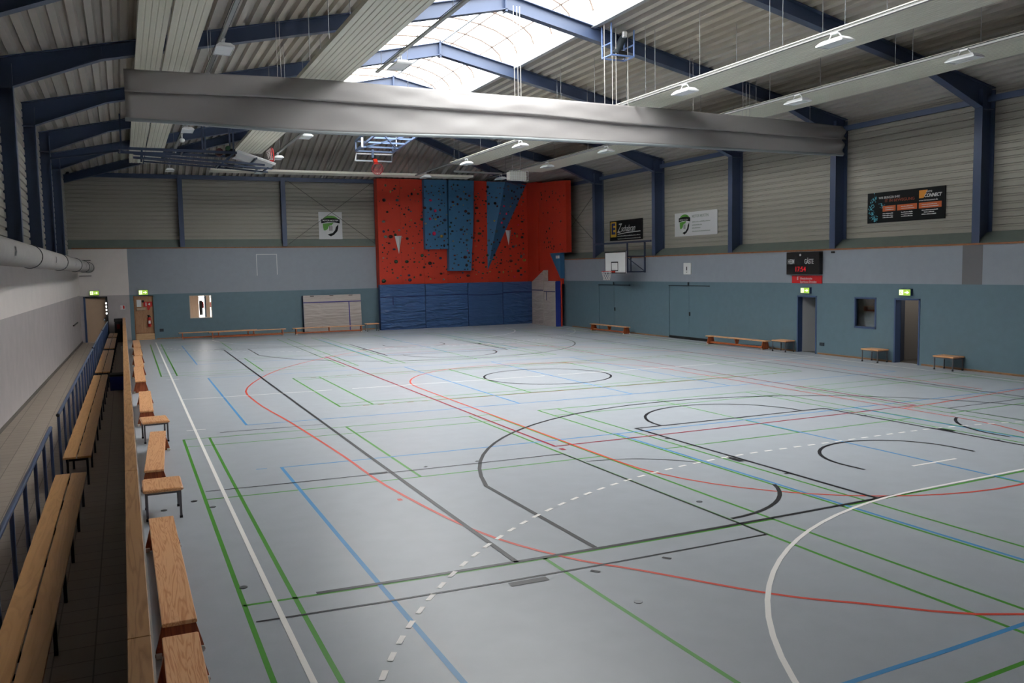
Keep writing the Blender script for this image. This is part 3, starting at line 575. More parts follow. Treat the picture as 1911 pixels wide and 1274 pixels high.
cut_wall('wall_far', 'y', YF, YF+0.2, -4.2, XR+0.8, 0, 4.34, FH, FB, (-0.87,))
nb = Band((2.2,), lambda x, z: M_grey if z < 2.2 else M_white)
cut_wall('wall_near', 'y', YN-0.2, YN, -4.6, XR+0.7, 0, 10.4, [], nb)
# left wall, slightly out of square
LW = lambda y: -2.98 - (YF-y)*0.0206
def along_left(g, off0, off1, z0, z1, m, y0=YN, y1=YF):
    g.raw([(LW(y0)+off0, y0, z0), (LW(y0)+off1, y0, z0), (LW(y1)+off1, y1, z0), (LW(y1)+off0, y1, z0),
           (LW(y0)+off0, y0, z1), (LW(y0)+off1, y0, z1), (LW(y1)+off1, y1, z1), (LW(y1)+off0, y1, z1)],
          [(0, 3, 2, 1), (4, 5, 6, 7), (0, 1, 5, 4), (1, 2, 6, 5), (2, 3, 7, 6), (3, 0, 4, 7)], m)
g = G(); along_left(g, -0.2, 0, 0, 2.2, M_grey); along_left(g, -0.2, 0, 2.2, 3.68, M_white); struct(g, 'wall_left')
g = G(); g.box((-4.2, YN, 3.68), (-2.93, YF, 3.74), M_ledge); struct(g, 'trim_1')

# upper walls in ribbed sheet
def ribs(z0, z1, pitch=0.2, d=0.03):
    out = []; z = z0
    while z < z1:
        out += [(0, z), (0, min(z+pitch*0.62, z1)), (d, min(z+pitch*0.72, z1)), (d, min(z+pitch*0.9, z1))]; z += pitch
    out.append((0, z1)); return out
def sheet_x(name, x, sgn, y0, y1, z0, z1):
    P = ribs(z0, z1); vs = []; fs = []
    for dx, z in P: vs += [(x+sgn*dx, y0, z), (x+sgn*dx, y1, z)]
    for i in range(len(P)-1): fs.append((2*i, 2*i+1, 2*i+3, 2*i+2))
    g = G(); g.raw(vs, fs, M_sheet); g.box((x+sgn*0.06, y0, z0), (x+sgn*0.16, y1, z1), M_sheet); struct(g, name)
sheet_x('wall_upper_right', 20.55, 1, YN, 42.95, 3.8, 7.9)
sheet_x('wall_upper_left', -3.34, -1, YN, 42.95, 3.74, 7.9)
P = ribs(4.76, 8.0); vs = []; fs = []
for d, z in P: vs += [(-3.62, 42.95+d, z), (20.6, 42.95+d, z)]
for i in range(len(P)-1): fs.append((2*i, 2*i+1, 2*i+3, 2*i+2))
g = G(); g.raw(vs, fs, M_sheet); g.box((-3.7, 43.01, 4.3), (20.7, 43.1, 8.1), M_sheet); struct(g, 'wall_upper_far')
# sloping ledges and their wooden edge
g = G(); g.prism([(XR-0.005, 3.49), (20.58, 3.84), (20.58, 3.3), (XR+0.06, 3.3), (XR+0.06, 3.46), (XR-0.005, 3.46)], 'y', YN, YF, M_ledge); struct(g, 'trim_2')
g = G(); g.box((XR-0.03, YN, 3.455), (XR+0.03, YF-0.02, 3.505), M_trim); struct(g, 'trim_3')
g = G(); g.prism([(YF-0.005, 4.40), (42.96, 4.80), (42.96, 4.34), (YF-0.005, 4.34)], 'x', -4.1, 20.6, M_ledge); struct(g, 'trim_4')
g = G(); g.box((-3.2, YF-0.03, 4.345), (11.1, YF+0.03, 4.395), M_trim); struct(g, 'trim_5')
M_base = wood('baseboard_wood', (120, 86, 58), (150, 112, 78))
g = G()
for a, b in ((YN, 15.9), (16.97, 20.03), (21.08, 25.85), (28.74, 31.75), (34.68, 37.4)): g.box((XR-0.015, a, 0), (XR, b, 0.055), M_base)
struct(g, 'baseboard_right')
g = G(); g.box((0.25, YF-0.015, 0), (11.0, YF, 0.055), M_base); struct(g, 'baseboard_far')
g = G(); along_left(g, 0, 0.02, 0, 0.08, mat('tile_skirting', (96, 90, 84), 0.5)); struct(g, 'baseboard_left')

# roof: ribbed deck, two slopes, hipped far end
def deck_z(x): return 10.32 - 0.22*abs(x-8.5)
def hip_y(x): return 42.9 - (deck_z(x)-7.75)/0.335
prof = []; x = -3.7
while x < 20.75: prof += [(x, 0), (x+0.13, 0), (x+0.17, 0.10), (x+0.27, 0.10)]; x += 0.31
def deck_strip(g, xa, xb, near, far):
    P = [p for p in prof if xa <= p[0] <= xb]
    P = [(xa, 0)] + P + [(xb, 0)]; P2 = []
    for i, p in enumerate(P):
        P2.append(p)
        if i < len(P)-1 and p[0] < 8.5 < P[i+1][0]: P2.append((8.5, 0.05))
    rows = []
    for px, dz in P2:
        y1 = hip_y(px); ys = ([YN, near] if near is not None else []) + ([far, y1, 43.1] if near is not None else [YN, y1, 43.1])
        rows.append([(px, y, (deck_z(px) if y <= y1 else 7.75+0.335*(42.9-y))+dz) for y in ys])
    n = len(rows[0]); vs = [p for r in rows for p in r]; fs = []
    for i in range(len(rows)-1):
        for j in range(n-1):
            if near is not None and j == 1: continue
            a = i*n+j; fs.append((a, a+1, a+1+n, a+n))
    g.raw(vs, fs, M_deck)
g = G(); deck_strip(g, -3.7, 5.85, None, None); deck_strip(g, 5.85, 11.15, 9.0, 34.0); deck_strip(g, 11.15, 20.75, None, None)
# opaque roofing above the deck
for s in (-1, 1):
    xo, xi = 8.5+s*12.3, 8.5+s*2.65
    q = [(xo, YN), (xi, YN), (xi, hip_y(xi)), (xo, 43.0)]
    g.raw([(a, b, deck_z(a)+0.16) for a, b in q], [(0, 1, 2, 3)], M_dark)
q = [(-3.8, 43.1, 7.85), (5.85, hip_y(5.85), deck_z(5.85)+0.16), (8.5, hip_y(8.5), deck_z(8.5)+0.16), (11.15, hip_y(11.15), deck_z(11.15)+0.16), (20.8, 43.1, 7.85)]
g.raw(q, [(0, 4, 3, 2, 1)], M_dark)
g.raw([(5.85, 34, deck_z(5.85)+.16), (8.5, 34, deck_z(8.5)+.16), (8.5, hip_y(8.5), deck_z(8.5)+.16), (5.85, hip_y(5.85), deck_z(5.85)+.16),
       (11.15, 34, deck_z(5.85)+.16), (11.15, hip_y(5.85), deck_z(5.85)+.16)], [(0, 1, 2, 3), (1, 4, 5, 2)], M_dark)
g.raw([(5.85, YN, deck_z(5.85)+.16), (8.5, YN, deck_z(8.5)+.16), (8.5, 9, deck_z(8.5)+.16), (5.85, 9, deck_z(5.85)+.16),
       (11.15, YN, deck_z(5.85)+.16), (11.15, 9, deck_z(5.85)+.16)], [(0, 1, 2, 3), (1, 4, 5, 2)], M_dark)
struct(g, 'ceiling')

# skylight along the ridge
def poly_sheet(name, tr, col):
    m = bpy.data.materials.new(name); m.use_nodes = True; nt = m.node_tree; nt.nodes.remove(nt.nodes['Principled BSDF'])
    a = nt.nodes.new('ShaderNodeBsdfTransparent'); a.inputs[0].default_value = col + (1,)
    b = nt.nodes.new('ShaderNodeBsdfTranslucent'); b.inputs[0].default_value = col + (1,)
    x = nt.nodes.new('ShaderNodeMixShader'); x.inputs[0].default_value = tr
    nt.links.new(a.outputs[0], x.inputs[1]); nt.links.new(b.outputs[0], x.inputs[2]); nt.links.new(x.outputs[0], nt.nodes['Material Output'].inputs[0]); return m
M_poly = poly_sheet('skylight_sheet', 0.18, (0.92, 0.95, 0.96))
arc = [(8.5 - 2.65*math.cos(math.pi*i/12), 10.16 + 0.95*math.sin(math.pi*i/12)) for i in range(13)]
g = G(); vs = []; fs = []
for x, z in arc: vs += [(x, 9.0, z), (x, 34.0, z)]
for i in range(12): fs.append((2*i, 2*i+1, 2*i+3, 2*i+2))
g.raw(vs, fs, M_poly)
for y in (9.0, 34.0): g.raw([(x, y, z) for x, z in arc], [tuple(range(13))], M_poly)
sky = struct(g, 'window_1')
g = G(); M_bar = mat('glazing_bar', (112, 96, 86), 0.5)
for k in range(20):
    y = 9.2 + k*1.27
    for i in range(12): g.tube((arc[i][0], y, arc[i][1]-0.02), (arc[i+1][0], y, arc[i+1][1]-0.02), 0.03, M_bar, 5)
for i in (2, 4, 8, 10): g.tube((arc[i][0], 9, arc[i][1]-0.03), (arc[i][0], 34, arc[i][1]-0.03), 0.025, M_bar, 5)
g.build('window_frame', sky, 'thin curved glazing bars')
g = G(); M_curb = mat('skylight_curb', (214, 210, 206), 0.5)
for s in (-1, 1):
    xx = 8.5+s*2.65; g.box((xx, 9.0, 9.70), (xx+s*0.05, 34.0, 10.18), M_curb); g.box((xx-s*0.04, 9.0, 9.68), (xx+s*0.1, 34.0, 9.76), M_lav)
for y, s in ((9.0, -1), (34.0, 1)):
    g.raw([(5.85, y, 9.7), (11.15, y, 9.7), (11.15, y, 10.2), (8.5, y, 10.45), (5.85, y, 10.2)], [(0, 1, 2, 3, 4)], M_curb)
g.build('window_curb', sky, 'white upstand around the skylight')

# portal frames
def frame(y, label, grp='blue steel roof frames'):
    t = thing('portal_frame', label, 'roof frame', (8.5, y, 0), 0, grp)
    for s in (-1, 1):
        zb = 3.5 if s > 0 else 3.76
        g = G(); W = 0.12
        g.box((s*11.55, -W, zb), (s*11.58, W, 7.6), M_steel); g.box((s*12.02, -W, zb), (s*12.05, W, 7.6), M_steel); g.box((s*11.58, -0.009, zb), (s*12.02, 0.009, 7.08), M_steel)
        g.box((s*11.56, -W, 7.08), (s*12.04, W, 7.1), M_steel)
        g.build('column', t)
        g = G(); top = [(s*12.05, 7.66), (0, 10.31)]; low = [(0, 9.9), (s*9.8, 7.82), (s*11.55, 7.12), (s*12.05, 7.12)]
        g.prism(top+low, 'y', -0.008, 0.008, M_steel)
        def fl(p, q, sg): g.prism([p, q, (q[0], q[1]+sg*0.022), (p[0], p[1]+sg*0.022)], 'y', -W, W, M_steel)
        fl(top[0], top[1], -1); fl(low[0], low[1], 1); fl(low[1], low[2], 1)
        g.box((s*0.002, -W, 9.84), (s*0.03, W, 10.34), M_steel); g.box((s*9.79, -W, 7.83), (s*9.81, W, 8.12), M_steel)
        g.build('rafter', t)
    return t
for y, lb in ((3.85, 'blue steel roof frame nearest the camera, out over the near court'), (9.05, 'blue steel roof frame second from the camera, just ahead of it'),
              (14.25, 'blue steel roof frame whose right column stands beside the black banner with orange boxes'),
              (19.45, 'blue steel roof frame right behind the raised grey curtain'), (24.65, 'blue steel roof frame next behind the curtain frame, right column left of the scoreboard'),
              (29.85, 'blue steel roof frame whose right column stands between the two small club and shop banners'),
              (35.05, 'blue steel roof frame farthest back, its right column left of the wall basketball board')):
    frame(y, lb)
# eave rails, ridge tube, hip rafters, far wall posts
g = G(); g.box((20.38, YN, 7.28), (20.5, 42.9, 7.44), M_steel); tag(g.build('eave_rail'), 'long blue steel eave rail above the right wall', 'steel beam')
g = G(); g.box((-3.5, YN, 7.28), (-3.38, 42.9, 7.44), M_steel); tag(g.build('eave_rail'), 'long blue steel eave rail above the left wall', 'steel beam')
g = G(); g.tube((8.62, 3.9, 10.36), (8.62, 35.0, 10.36), 0.03, M_lav); tag(g.build('ridge_tube'), 'thin pale steel tube running under the skylight ridge', 'steel beam')
g = G(); g.box((-3.3, 42.6, 7.66), (20.5, 42.8, 7.86), M_steel); tag(g.build('eave_beam'), 'dark blue steel beam along the top of the far wall', 'steel beam')
for s, sd in ((-1, 'left'), (1, 'right')):
    g = G(); a = Vector((8.5, 35.2, 10.1)); b = Vector((8.5+s*12.0, 42.7, 7.5)); g.bar(a, b, 0.03, 0.34, M_steel)
    for k in (-0.17, 0.17): g.bar(a+Vector((0, 0, k)), b+Vector((0, 0, k)), 0.18, 0.025, M_steel)
    tag(g.build('hip_rafter'), 'sloping blue steel hip rafter down to the far %s corner' % sd, 'steel beam')
for x, lb in ((1.6, 'leftmost'), (6.46, 'middle'), (11.3, 'rightmost')):
    g = G(); g.box((x-0.11, 42.56, 4.42), (x+0.11, 42.59, 7.66), M_steel); g.box((x-0.11, 42.82, 4.42), (x+0.11, 42.85, 7.66), M_steel); g.box((x-0.01, 42.59, 4.42), (x+0.01, 42.82, 7.66), M_steel)
    tag(g.build('wall_post'), {'leftmost': 'blue steel post on the far wall, leftmost, over the exit doors', 'middle': 'blue steel post on the far wall left of the square club banner', 'rightmost': 'blue steel post on the far wall against the climbing wall'}[lb], 'steel post', 'posts on the far wall')
M_rod = mat('brace_rod', (88, 84, 84), 0.5, metal=0.5)
for nm, lb, a, b in (('far', 'thin steel cross brace in front of the square club banner', ((6.62, 42.6, 7.75), (11.15, 42.6, 4.5)), ((11.15, 42.64, 7.75), (6.62, 42.64, 4.5))),
                     ('right', 'thin steel cross brace on the right wall beside the climbing wall', ((20.42, 35.05, 7.0), (20.42, 40.1, 3.95)), ((20.46, 40.1, 7.0), (20.46, 35.05, 3.95)))):
    t = thing('cross_brace', lb, 'brace', a[0]); mi = Vector(a[0])
    for p, q in (a, b): G(Matrix.Translation(-mi)).tube(p, q, 0.012, M_rod, 6).build('rod', t)
# ------------------------------------------------------------------ rooms behind the openings
M_room = mat('corridor_paint', (132, 130, 130), 0.7); M_rfl = mat('corridor_floor', (84, 82, 80), 0.5)
g = G(); g.box((22.1, 14.5, 0), (22.2, 22.5, 2.6), M_room); g.box((XR+0.2, 14.5, 2.5), (22.2, 22.5, 2.6), M_room)
for y in (14.5, 17.2, 18.9, 22.4): g.box((XR+0.2, y, 0), (22.1, y+0.1, 2.5), M_room)  # partition beside the window is added to block the passage fill light
g.box((XR+0.2, 14.6, 0.0), (22.1, 22.4, 0.004), M_rfl); g.box((XR+0.9, 17.3, 0.0), (XR+0.95, 18.9, 2.5), mat('painted_dark_lining', (26, 28, 30), 0.8)); g.box((XR+0.2, 17.3, 0.0), (XR+0.9, 17.34, 2.5), g.mats[-1]); g.box((XR+0.2, 18.86, 0.0), (XR+0.9, 18.9, 2.5), g.mats[-1]); struct(g, 'wall_corridor')  # dark lining paints in the gloom of the room behind the window
t = thing('corridor_fill_light', 'unseen fill lamp added to brighten the passage behind the right wall', 'ceiling light', (21.2, 16.0, 2.44)); G().rbox((-0.15, -0.6, 0), (0.15, 0.6, 0.06), mat('corridor_fill_glow', (255, 240, 220), 0.5, emit=4.0), 0.01).build('fill_panel', t)  # unseen fill light, added to brighten the open doorway
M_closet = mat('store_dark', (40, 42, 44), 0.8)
g = G(); g.box((XR+0.2, 25.5, 0), (XR+0.3, 35.0, 2.6), M_closet); struct(g, 'wall_store')
M_leaf = mat('door_leaf_blue', (92, 116, 127), 0.5, noise=0.03, nscale=3); M_seam = mat('door_seam', (34, 44, 52), 0.7); M_chrome = mat('chrome', (190, 190, 190), 0.25, metal=1.0)
def hall_gate(n, ya, yb, z1, black):
    g = G(); my = (ya+yb)/2
    g.box((XR+0.012, ya+0.012, 0.11 if black else 0.01), (XR+0.05, my-0.002, z1-0.02), M_leaf); g.box((XR+0.012, my+0.002, 0.11 if black else 0.01), (XR+0.05, yb-0.012, z1-0.02), M_leaf)
    g.box((XR+0.045, ya, 0), (XR+0.06, yb, z1), M_seam); d = struct(g, 'door_%d' % n)
    g = G(); g.box((XR-0.02, ya-0.02, z1-0.02), (XR+0.02, yb+0.02, z1+0.02), M_seam); g.build('door_track', d, 'dark strip over the gate')
    if black: G().box((XR-0.004, ya, 0.0), (XR+0.045, yb, 0.11), M_black).build('rubber_seal', d, 'black rubber strip')
    g = G(); g.tube((XR+0.014, my-0.07, 1.02), (XR-0.02, my-0.07, 1.02), 0.035, M_black, 10); g.box((XR-0.02, my-0.1, 1.04), (XR+0.012, my-0.04, 1.14), M_black); g.build('door_handle', d, 'black recessed handle')
    g = G(); g.box((XR-0.03, my-0.04, z1+0.02), (XR, my+0.04, z1+0.14), M_seam); g.build('latch', d)
hall_gate(4, 31.8, 34.62, 2.2, False); hall_gate(5, 25.91, 28.68, 2.22, True)
# open passage doors in the right wall
for n, (ya, yb) in ((6, (20.1, 21.02)), (7, (15.98, 16.9))):
    g = G()
    for y in (ya, yb-0.05): g.box((XR-0.015, y, 0), (XR+0.21, y+0.05, 1.95), M_rail)
    g.box((XR-0.015, ya, 1.90), (XR+0.21, yb, 1.95), M_rail); d = struct(g, 'door_%d' % n)
    if n == 6:
        g = G(Matrix.Translation((XR+0.18, yb-0.06, 0)) @ Matrix.Rotation(math.radians(62), 4, 'Z')); g.box((-0.02, -0.82, 0.01), (0.02, 0, 1.89), mat('door_leaf_grey', (150, 150, 150), 0.5)); dl = g.build('door_leaf', d, 'pale grey open leaf')
        g = G(Matrix.Translation((XR+0.18, yb-0.06, 0)) @ Matrix.Rotation(math.radians(62), 4, 'Z')); g.box((-0.06, -0.78, 0.98), (-0.02, -0.66, 1.0), M_chrome); g.build('door_handle', dl)
    else:
        g = G(Matrix.Translation((XR+0.23, yb-0.02, 0)) @ Matrix.Rotation(math.radians(122), 4, 'Z')); g.box((-0.02, -0.8, 0.01), (0.02, 0, 1.89), mat('door_leaf_dark_blue', (44, 58, 84), 0.45)); g.build('door_leaf', d, 'dark blue open leaf')
# look-through window in the right wall
g = G(); ya, yb, za, zb = 17.59, 18.46, 0.97, 1.95
for a, b in (((ya, za), (yb, za+0.06)), ((ya, zb-0.05), (yb, zb)), ((ya, za), (ya+0.05, zb)), ((yb-0.05, za), (yb, zb))): g.box((XR-0.015, a[0], a[1]), (XR+0.1, b[0], b[1]), M_rail)
win = struct(g, 'window_2')
def glass(name, tint=(1, 1, 1), rough=0.02):
    m = bpy.data.materials.new(name); m.use_nodes = True; nt = m.node_tree; nt.nodes.remove(nt.nodes['Principled BSDF'])
    a = nt.nodes.new('ShaderNodeBsdfTransparent'); a.inputs[0].default_value = tint + (1,); b = nt.nodes.new('ShaderNodeBsdfGlossy'); b.inputs['Roughness'].default_value = rough
    f = nt.nodes.new('ShaderNodeFresnel'); f.inputs[0].default_value = 1.45; x = nt.nodes.new('ShaderNodeMixShader')
    nt.links.new(f.outputs[0], x.inputs[0]); nt.links.new(a.outputs[0], x.inputs[1]); nt.links.new(b.outputs[0], x.inputs[2]); nt.links.new(x.outputs[0], nt.nodes['Material Output'].inputs[0]); return m
M_glass = glass('window_glass', (0.8, 0.85, 0.85))
G().box((XR+0.04, ya+0.05, za+0.06), (XR+0.05, yb-0.05, zb-0.05), M_glass).build('pane', win)

# far wall: exit door to the spectators' aisle
M_beige = mat('door_leaf_beige', (176, 148, 122), 0.5, noise=0.03, nscale=2)
g = G(); x0, x1 = -2.84, -1.82
g.box((x0, YF-0.03, 0), (x0+0.09, YF+0.21, 2.13), M_rail); g.box((x1-0.04, YF-0.03, 0), (x1, YF+0.21, 2.13), M_black); g.box((x0, YF-0.03, 2.07), (x1, YF+0.21, 2.13), M_black)
d1 = struct(g, 'door_1')
dm = Matrix.Translation((x0+0.09, YF+0.02, 0)) @ Matrix.Rotation(math.radians(14), 4, 'Z')
dl = G(dm).box((0, 0, 0.02), (0.86, 0.045, 2.06), M_beige).build('door_leaf', d1, 'beige leaf standing slightly ajar')
g = G(dm); g.tube((0.79, 0, 1.02), (0.79, -0.06, 1.02), 0.012, M_chrome); g.tube((0.79, -0.06, 1.02), (0.67, -0.06, 1.02), 0.012, M_chrome); g.box((0.76, -0.01, 0.95), (0.82, 0, 1.12), M_chrome); g.build('door_handle', dl)
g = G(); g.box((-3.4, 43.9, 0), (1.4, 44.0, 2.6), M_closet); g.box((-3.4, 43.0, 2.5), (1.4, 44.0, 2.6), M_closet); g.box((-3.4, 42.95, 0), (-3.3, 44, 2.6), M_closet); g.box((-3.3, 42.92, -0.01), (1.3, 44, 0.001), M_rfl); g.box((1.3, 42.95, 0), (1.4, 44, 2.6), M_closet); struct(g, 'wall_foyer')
M_day = mat('daylight_pane', (255, 250, 245), 0.5, emit=3.0)
g = G()
for z in (1.25, 1.42, 1.58, 1.74): g.box((-1.98, 43.86, z), (-1.72, 43.89, z+0.07), M_day)
struct(g, 'window_4')
# far wall: recessed hall door with fire-fighting gear
M_rec = wood('recess_plywood', (150, 108, 76), (172, 130, 96), 0.5, axis='Z'); M_red = mat('signal_red', (190, 34, 30), 0.4)
g = G(); g.box((-0.66, YF+0.10, 0.3), (0.16, YF+0.14, 2.1), M_rec); g.box((-0.66, YF+0.02, 0), (0.16, YF+0.14, 0.3), wood('threshold_wood', (176, 140, 100), (196, 160, 118), 0.5, axis='X')); g.box((-0.66, YF+0.085, 0.29), (0.16, YF+0.1, 0.33), M_trim)
g.box((-0.70, YF-0.01, 0), (-0.66, YF+0.14, 2.12), M_trim); struct(g, 'door_2')
t = thing('fire_extinguisher', 'red fire extinguisher hanging in the plywood recess on the far wall', 'fire extinguisher', (-0.05, YF+0.02, 0.62))
g = G(); g.tube((0, 0, 0), (0, 0, 0.42), 0.075, M_red, 14); g.ball((0, 0, 0.42), 0.075, M_red, (1, 1, 0.6), 12, 6); g.build('cylinder', t)
g = G(); g.tube((0, 0, 0.45), (0, 0, 0.55), 0.025, M_black); g.box((-0.09, -0.015, 0.53), (0.03, 0.015, 0.56), M_black); g.tube((0.05, 0, 0.5), (0.1, 0, 0.1), 0.012, M_black); g.build('valve', t, 'black valve, lever and hose')
G().box((-0.05, -0.077, 0.15), (0.05, -0.07, 0.3), M_wht).build('white_sticker', t); G().box((-0.05, 0.03, 0.1), (0.05, 0.08, 0.5), M_black).build('wall_bracket', t)
t = thing('red_pictogram_sign', 'red fire sign above the extinguisher in the plywood recess', 'sign', (-0.08, YF+0.09, 1.5))
g = G(); g.box((-0.2, -0.01, 0.08), (0.2, 0.01, 0.32), M_red); g.prism([(-0.06, 0.08), (0.12, 0.08), (0.05, -0.08), (-0.02, -0.08)], 'y', -0.01, 0.01, M_red); g.build('plate', t)
g = G(); g.prism([(-0.1, 0.28), (-0.06, 0.28), (-0.06, 0.12), (-0.1, 0.12)], 'y', -0.014, -0.01, M_wht); g.prism([(0.0, 0.2), (0.1, 0.27), (0.1, 0.13)], 'y', -0.014, -0.01, M_wht); g.build('pictogram', t)
t = thing('wall_box', 'small beige wall box with papers in the plywood recess', 'box', (-0.42, YF+0.10, 1.42))
g = G(); g.rbox((-0.17, -0.1, 0), (0.22, 0, 0.12), M_beige, 0.01); g.build('box_body', t); G().box((-0.15, -0.02, 0.16), (0.05, 0, 0.5), M_wht).build('paper_notice', t); g = G(); g.tube((0.13, 0, 0.42), (0.13, -0.03, 0.42), 0.06, M_black, 12); g.build('bell', t, 'round black bell')
# far wall: inner window to a sunlit foyer
g = G(); x0, x1, z0, z1 = 1.79, 2.82, 0.94, 2.05; M_wf = mat('window_frame_beige', (196, 178, 160), 0.5)
for a, b in (((x0, z0), (x1, z0+0.03)), ((x0, z1-0.03), (x1, z1)), ((x0, z0), (x0+0.03, z1)), ((x1-0.03, z0), (x1, z1))): g.box((a[0], YF-0.02, a[1]), (b[0], YF+0.2, b[1]), M_wf)
w3 = struct(g, 'window_3'); G().box((x0+0.03, YF+0.05, z0+0.03), (x1-0.03, YF+0.056, z1-0.03), glass('foyer_glass', (0.95, 0.95, 0.95))).build('pane', w3)
g = G(); M_fw = wood('foyer_wood', (226, 186, 150), (238, 200, 166), 0.5, axis='Z')
g.box((1.5, 44.2, 0), (3.6, 44.3, 2.6), M_room); g.box((1.45, 42.95, 0), (1.5, 44.3, 2.6), M_fw); g.box((3.55, 42.95, 0), (3.6, 44.3, 2.6), M_room); g.box((1.5, 42.95, 2.55), (3.6, 44.3, 2.6), M_wht); g.box((1.5, 42.95, 0), (3.6, 44.3, 0.02), M_rfl)
g.box((1.5, 43.3, 0), (2.26, 43.36, 2.55), M_fw); g.box((2.53, 43.3, 0), (2.60, 43.4, 2.55), mat('mullion_blue_grey', (70, 84, 98), 0.5)); g.box((2.60, 43.34, 0), (2.79, 43.38, 2.55), M_fw); struct(g, 'wall_foyer_window')
g = G(); g.box((2.26, 43.46, 0.6), (2.53, 43.48, 2.5), M_day); g.box((2.79, 43.46, 0.6), (3.1, 43.48, 2.5), M_day); w5 = struct(g, 'window_5')
g = G(); g.box((2.28, 43.42, 1.05), (2.44, 43.45, 1.78), M_black); g.box((2.26, 43.42, 1.9), (2.53, 43.44, 1.93), M_black); g.build('window_bars', w5, 'dark frame bars and door')
g = G(); g.box((2.44, 43.42, 1.4), (2.5, 43.45, 1.72), M_red); g.box((2.80, 43.42, 1.42), (2.9, 43.45, 1.7), M_red); g.build('red_posters', w5, 'red posters against the light')
t = thing('coat_bar', 'dark handrail bar on the grey left wall beside the aisle exit door', 'handrail', (-3.08, 38.2, 1.1))
g = G(); g.tube((0.06, -1.3, 0), (0.09, 1.3, 0), 0.03, M_black); g.build('bar', t)
G().tube((0.015, -0.9, 0), (0.06, -0.9, 0), 0.015, M_black).build('bracket', t); G().tube((0.05, 0.9, 0), (0.08, 0.9, 0), 0.015, M_black).build('bracket', t)
# exit signs
M_exg = mat('exit_green', (140, 176, 62), 0.4, emit=0.4); M_exw = mat('exit_white', (236, 245, 200), 0.4, emit=0.55)
def exit_sign(loc, M3, sz, label):
    t = thing('exit_sign', label, 'exit sign', loc, 0, 'glowing exit signs'); M = M3.to_4x4(); w, h = sz
    def q(a, b, d0, d1, m, gg): gg.box((a[0], a[1], d0), (b[0], b[1], d1), m, M=M)
    g = G(); q((-w/2-0.015, -h/2-0.015), (w/2+0.015, h/2+0.015), -0.0, 0.09, M_rail, g); g.build('housing', t)
    g = G(); q((-w/2, -h/2), (w/2, h/2), 0.088, 0.1, M_exg, g); g.build('lit_panel', t, 'green lit panel')
    g = G(); q((-w*0.46, -h*0.4), (-w*0.12, h*0.4), 0.1, 0.102, M_exw, g)
    q((w*0.0, -h*0.08), (w*0.2, h*0.08), 0.1, 0.102, M_exw, g); g.raw([(w*0.2, h*0.3, 0.102), (w*0.2, -h*0.3, 0.102), (w*0.42, 0, 0.102)], [(0, 1, 2)], M_exw, M=M); g.build('arrow_and_door', t, 'white door and arrow pictogram')
    g = G()
    g.raw([(-w*0.36, h*0.1, 0.104), (-w*0.28, -h*0.05, 0.104), (-w*0.2, -h*0.3, 0.104), (-w*0.26, -h*0.3, 0.104), (-w*0.33, -h*0.1, 0.104), (-w*0.4, -h*0.3, 0.104), (-w*0.44, -h*0.26, 0.104), (-w*0.38, -h*0.02, 0.104)], [tuple(range(8))], M_exg, M=M)
    g.raw([(-w*0.3+0.02*math.cos(a), h*0.22+0.02*math.sin(a), 0.104) for a in [k*math.pi/4 for k in range(8)]], [tuple(range(8))], M_exg, M=M); g.build('running_figure', t, 'green running figure')
exit_sign((-2.36, YF, 2.3), ON_FAR, (0.38, 0.2), 'glowing green exit sign above the beige door of the spectator aisle')
exit_sign((-0.26, YF, 2.27), ON_FAR, (0.4, 0.22), 'glowing green exit sign above the plywood recess with the extinguisher')
exit_sign((XR, 20.56, 2.13), ON_RIGHT, (0.4, 0.18), 'glowing green exit sign above the doorway under the scoreboard')
exit_sign((XR, 16.46, 2.13), ON_RIGHT, (0.4, 0.18), 'glowing green exit sign above the doorway right of the dark window')
# small wall fittings
def wbox(name, a, b, m, label, cat): return tag(G().box(a, b, m).build(name), label, cat)
t = thing('fire_equipment_sign', 'small white and red fire sign on the grey wall above the aisle bin', 'sign', (-1.18, YF, 1.58))
G().box((-0.11, -0.012, -0.09), (0.1, 0, 0.1), M_wht).build('plate', t); g = G(); g.box((-0.09, -0.016, -0.07), (-0.07, -0.012, 0.07), M_red); g.box((0.0, -0.016, -0.06), (0.08, -0.012, 0.09), M_red); g.build('pictogram', t, 'red pictogram')
wbox('power_socket', (0.38, YF-0.03, 0.36), (0.56, YF, 0.5), M_seam, 'small dark power socket low on the far wall', 'socket')
wbox('power_socket', (XR-0.03, 19.74, 0.3), (XR, 19.93, 0.4), M_seam, 'small dark double socket low beside the doorway under the scoreboard', 'socket')
wbox('wall_sensor', (XR-0.05, 19.32, 3.36), (XR, 19.44, 3.42), M_black, 'tiny black sensor right of the scoreboard under the ledge', 'sensor')
t = thing('digital_clock', 'small white wall clock box above the wide double gate', 'clock', (XR, 27.33, 2.92))
G().rbox((-0.06, -0.25, -0.24), (0, 0.25, 0.24), M_wht, 0.015).build('clock_case', t); g = G(); g.box((-0.064, -0.02, -0.07), (-0.06, 0.03, 0.08), M_black); g.tube((-0.06, 0, -0.14), (-0.066, 0, -0.14), 0.02, M_black); g.build('clock_hand', t, 'black mark on the face')
t = thing('painted_goal', 'white goal outline painted high on the pale far wall', 'wall marking'); tw = mat('chalk_white', (205, 205, 205), 0.7)
for a, b in (((5.03, 4.0), (6.05, 4.03)), ((5.03, 2.96), (5.06, 4.0)), ((6.02, 2.99), (6.05, 4.0))): G().box((a[0], YF-0.004, a[1]), (b[0], YF, b[1]), tw).build('stripe', t)
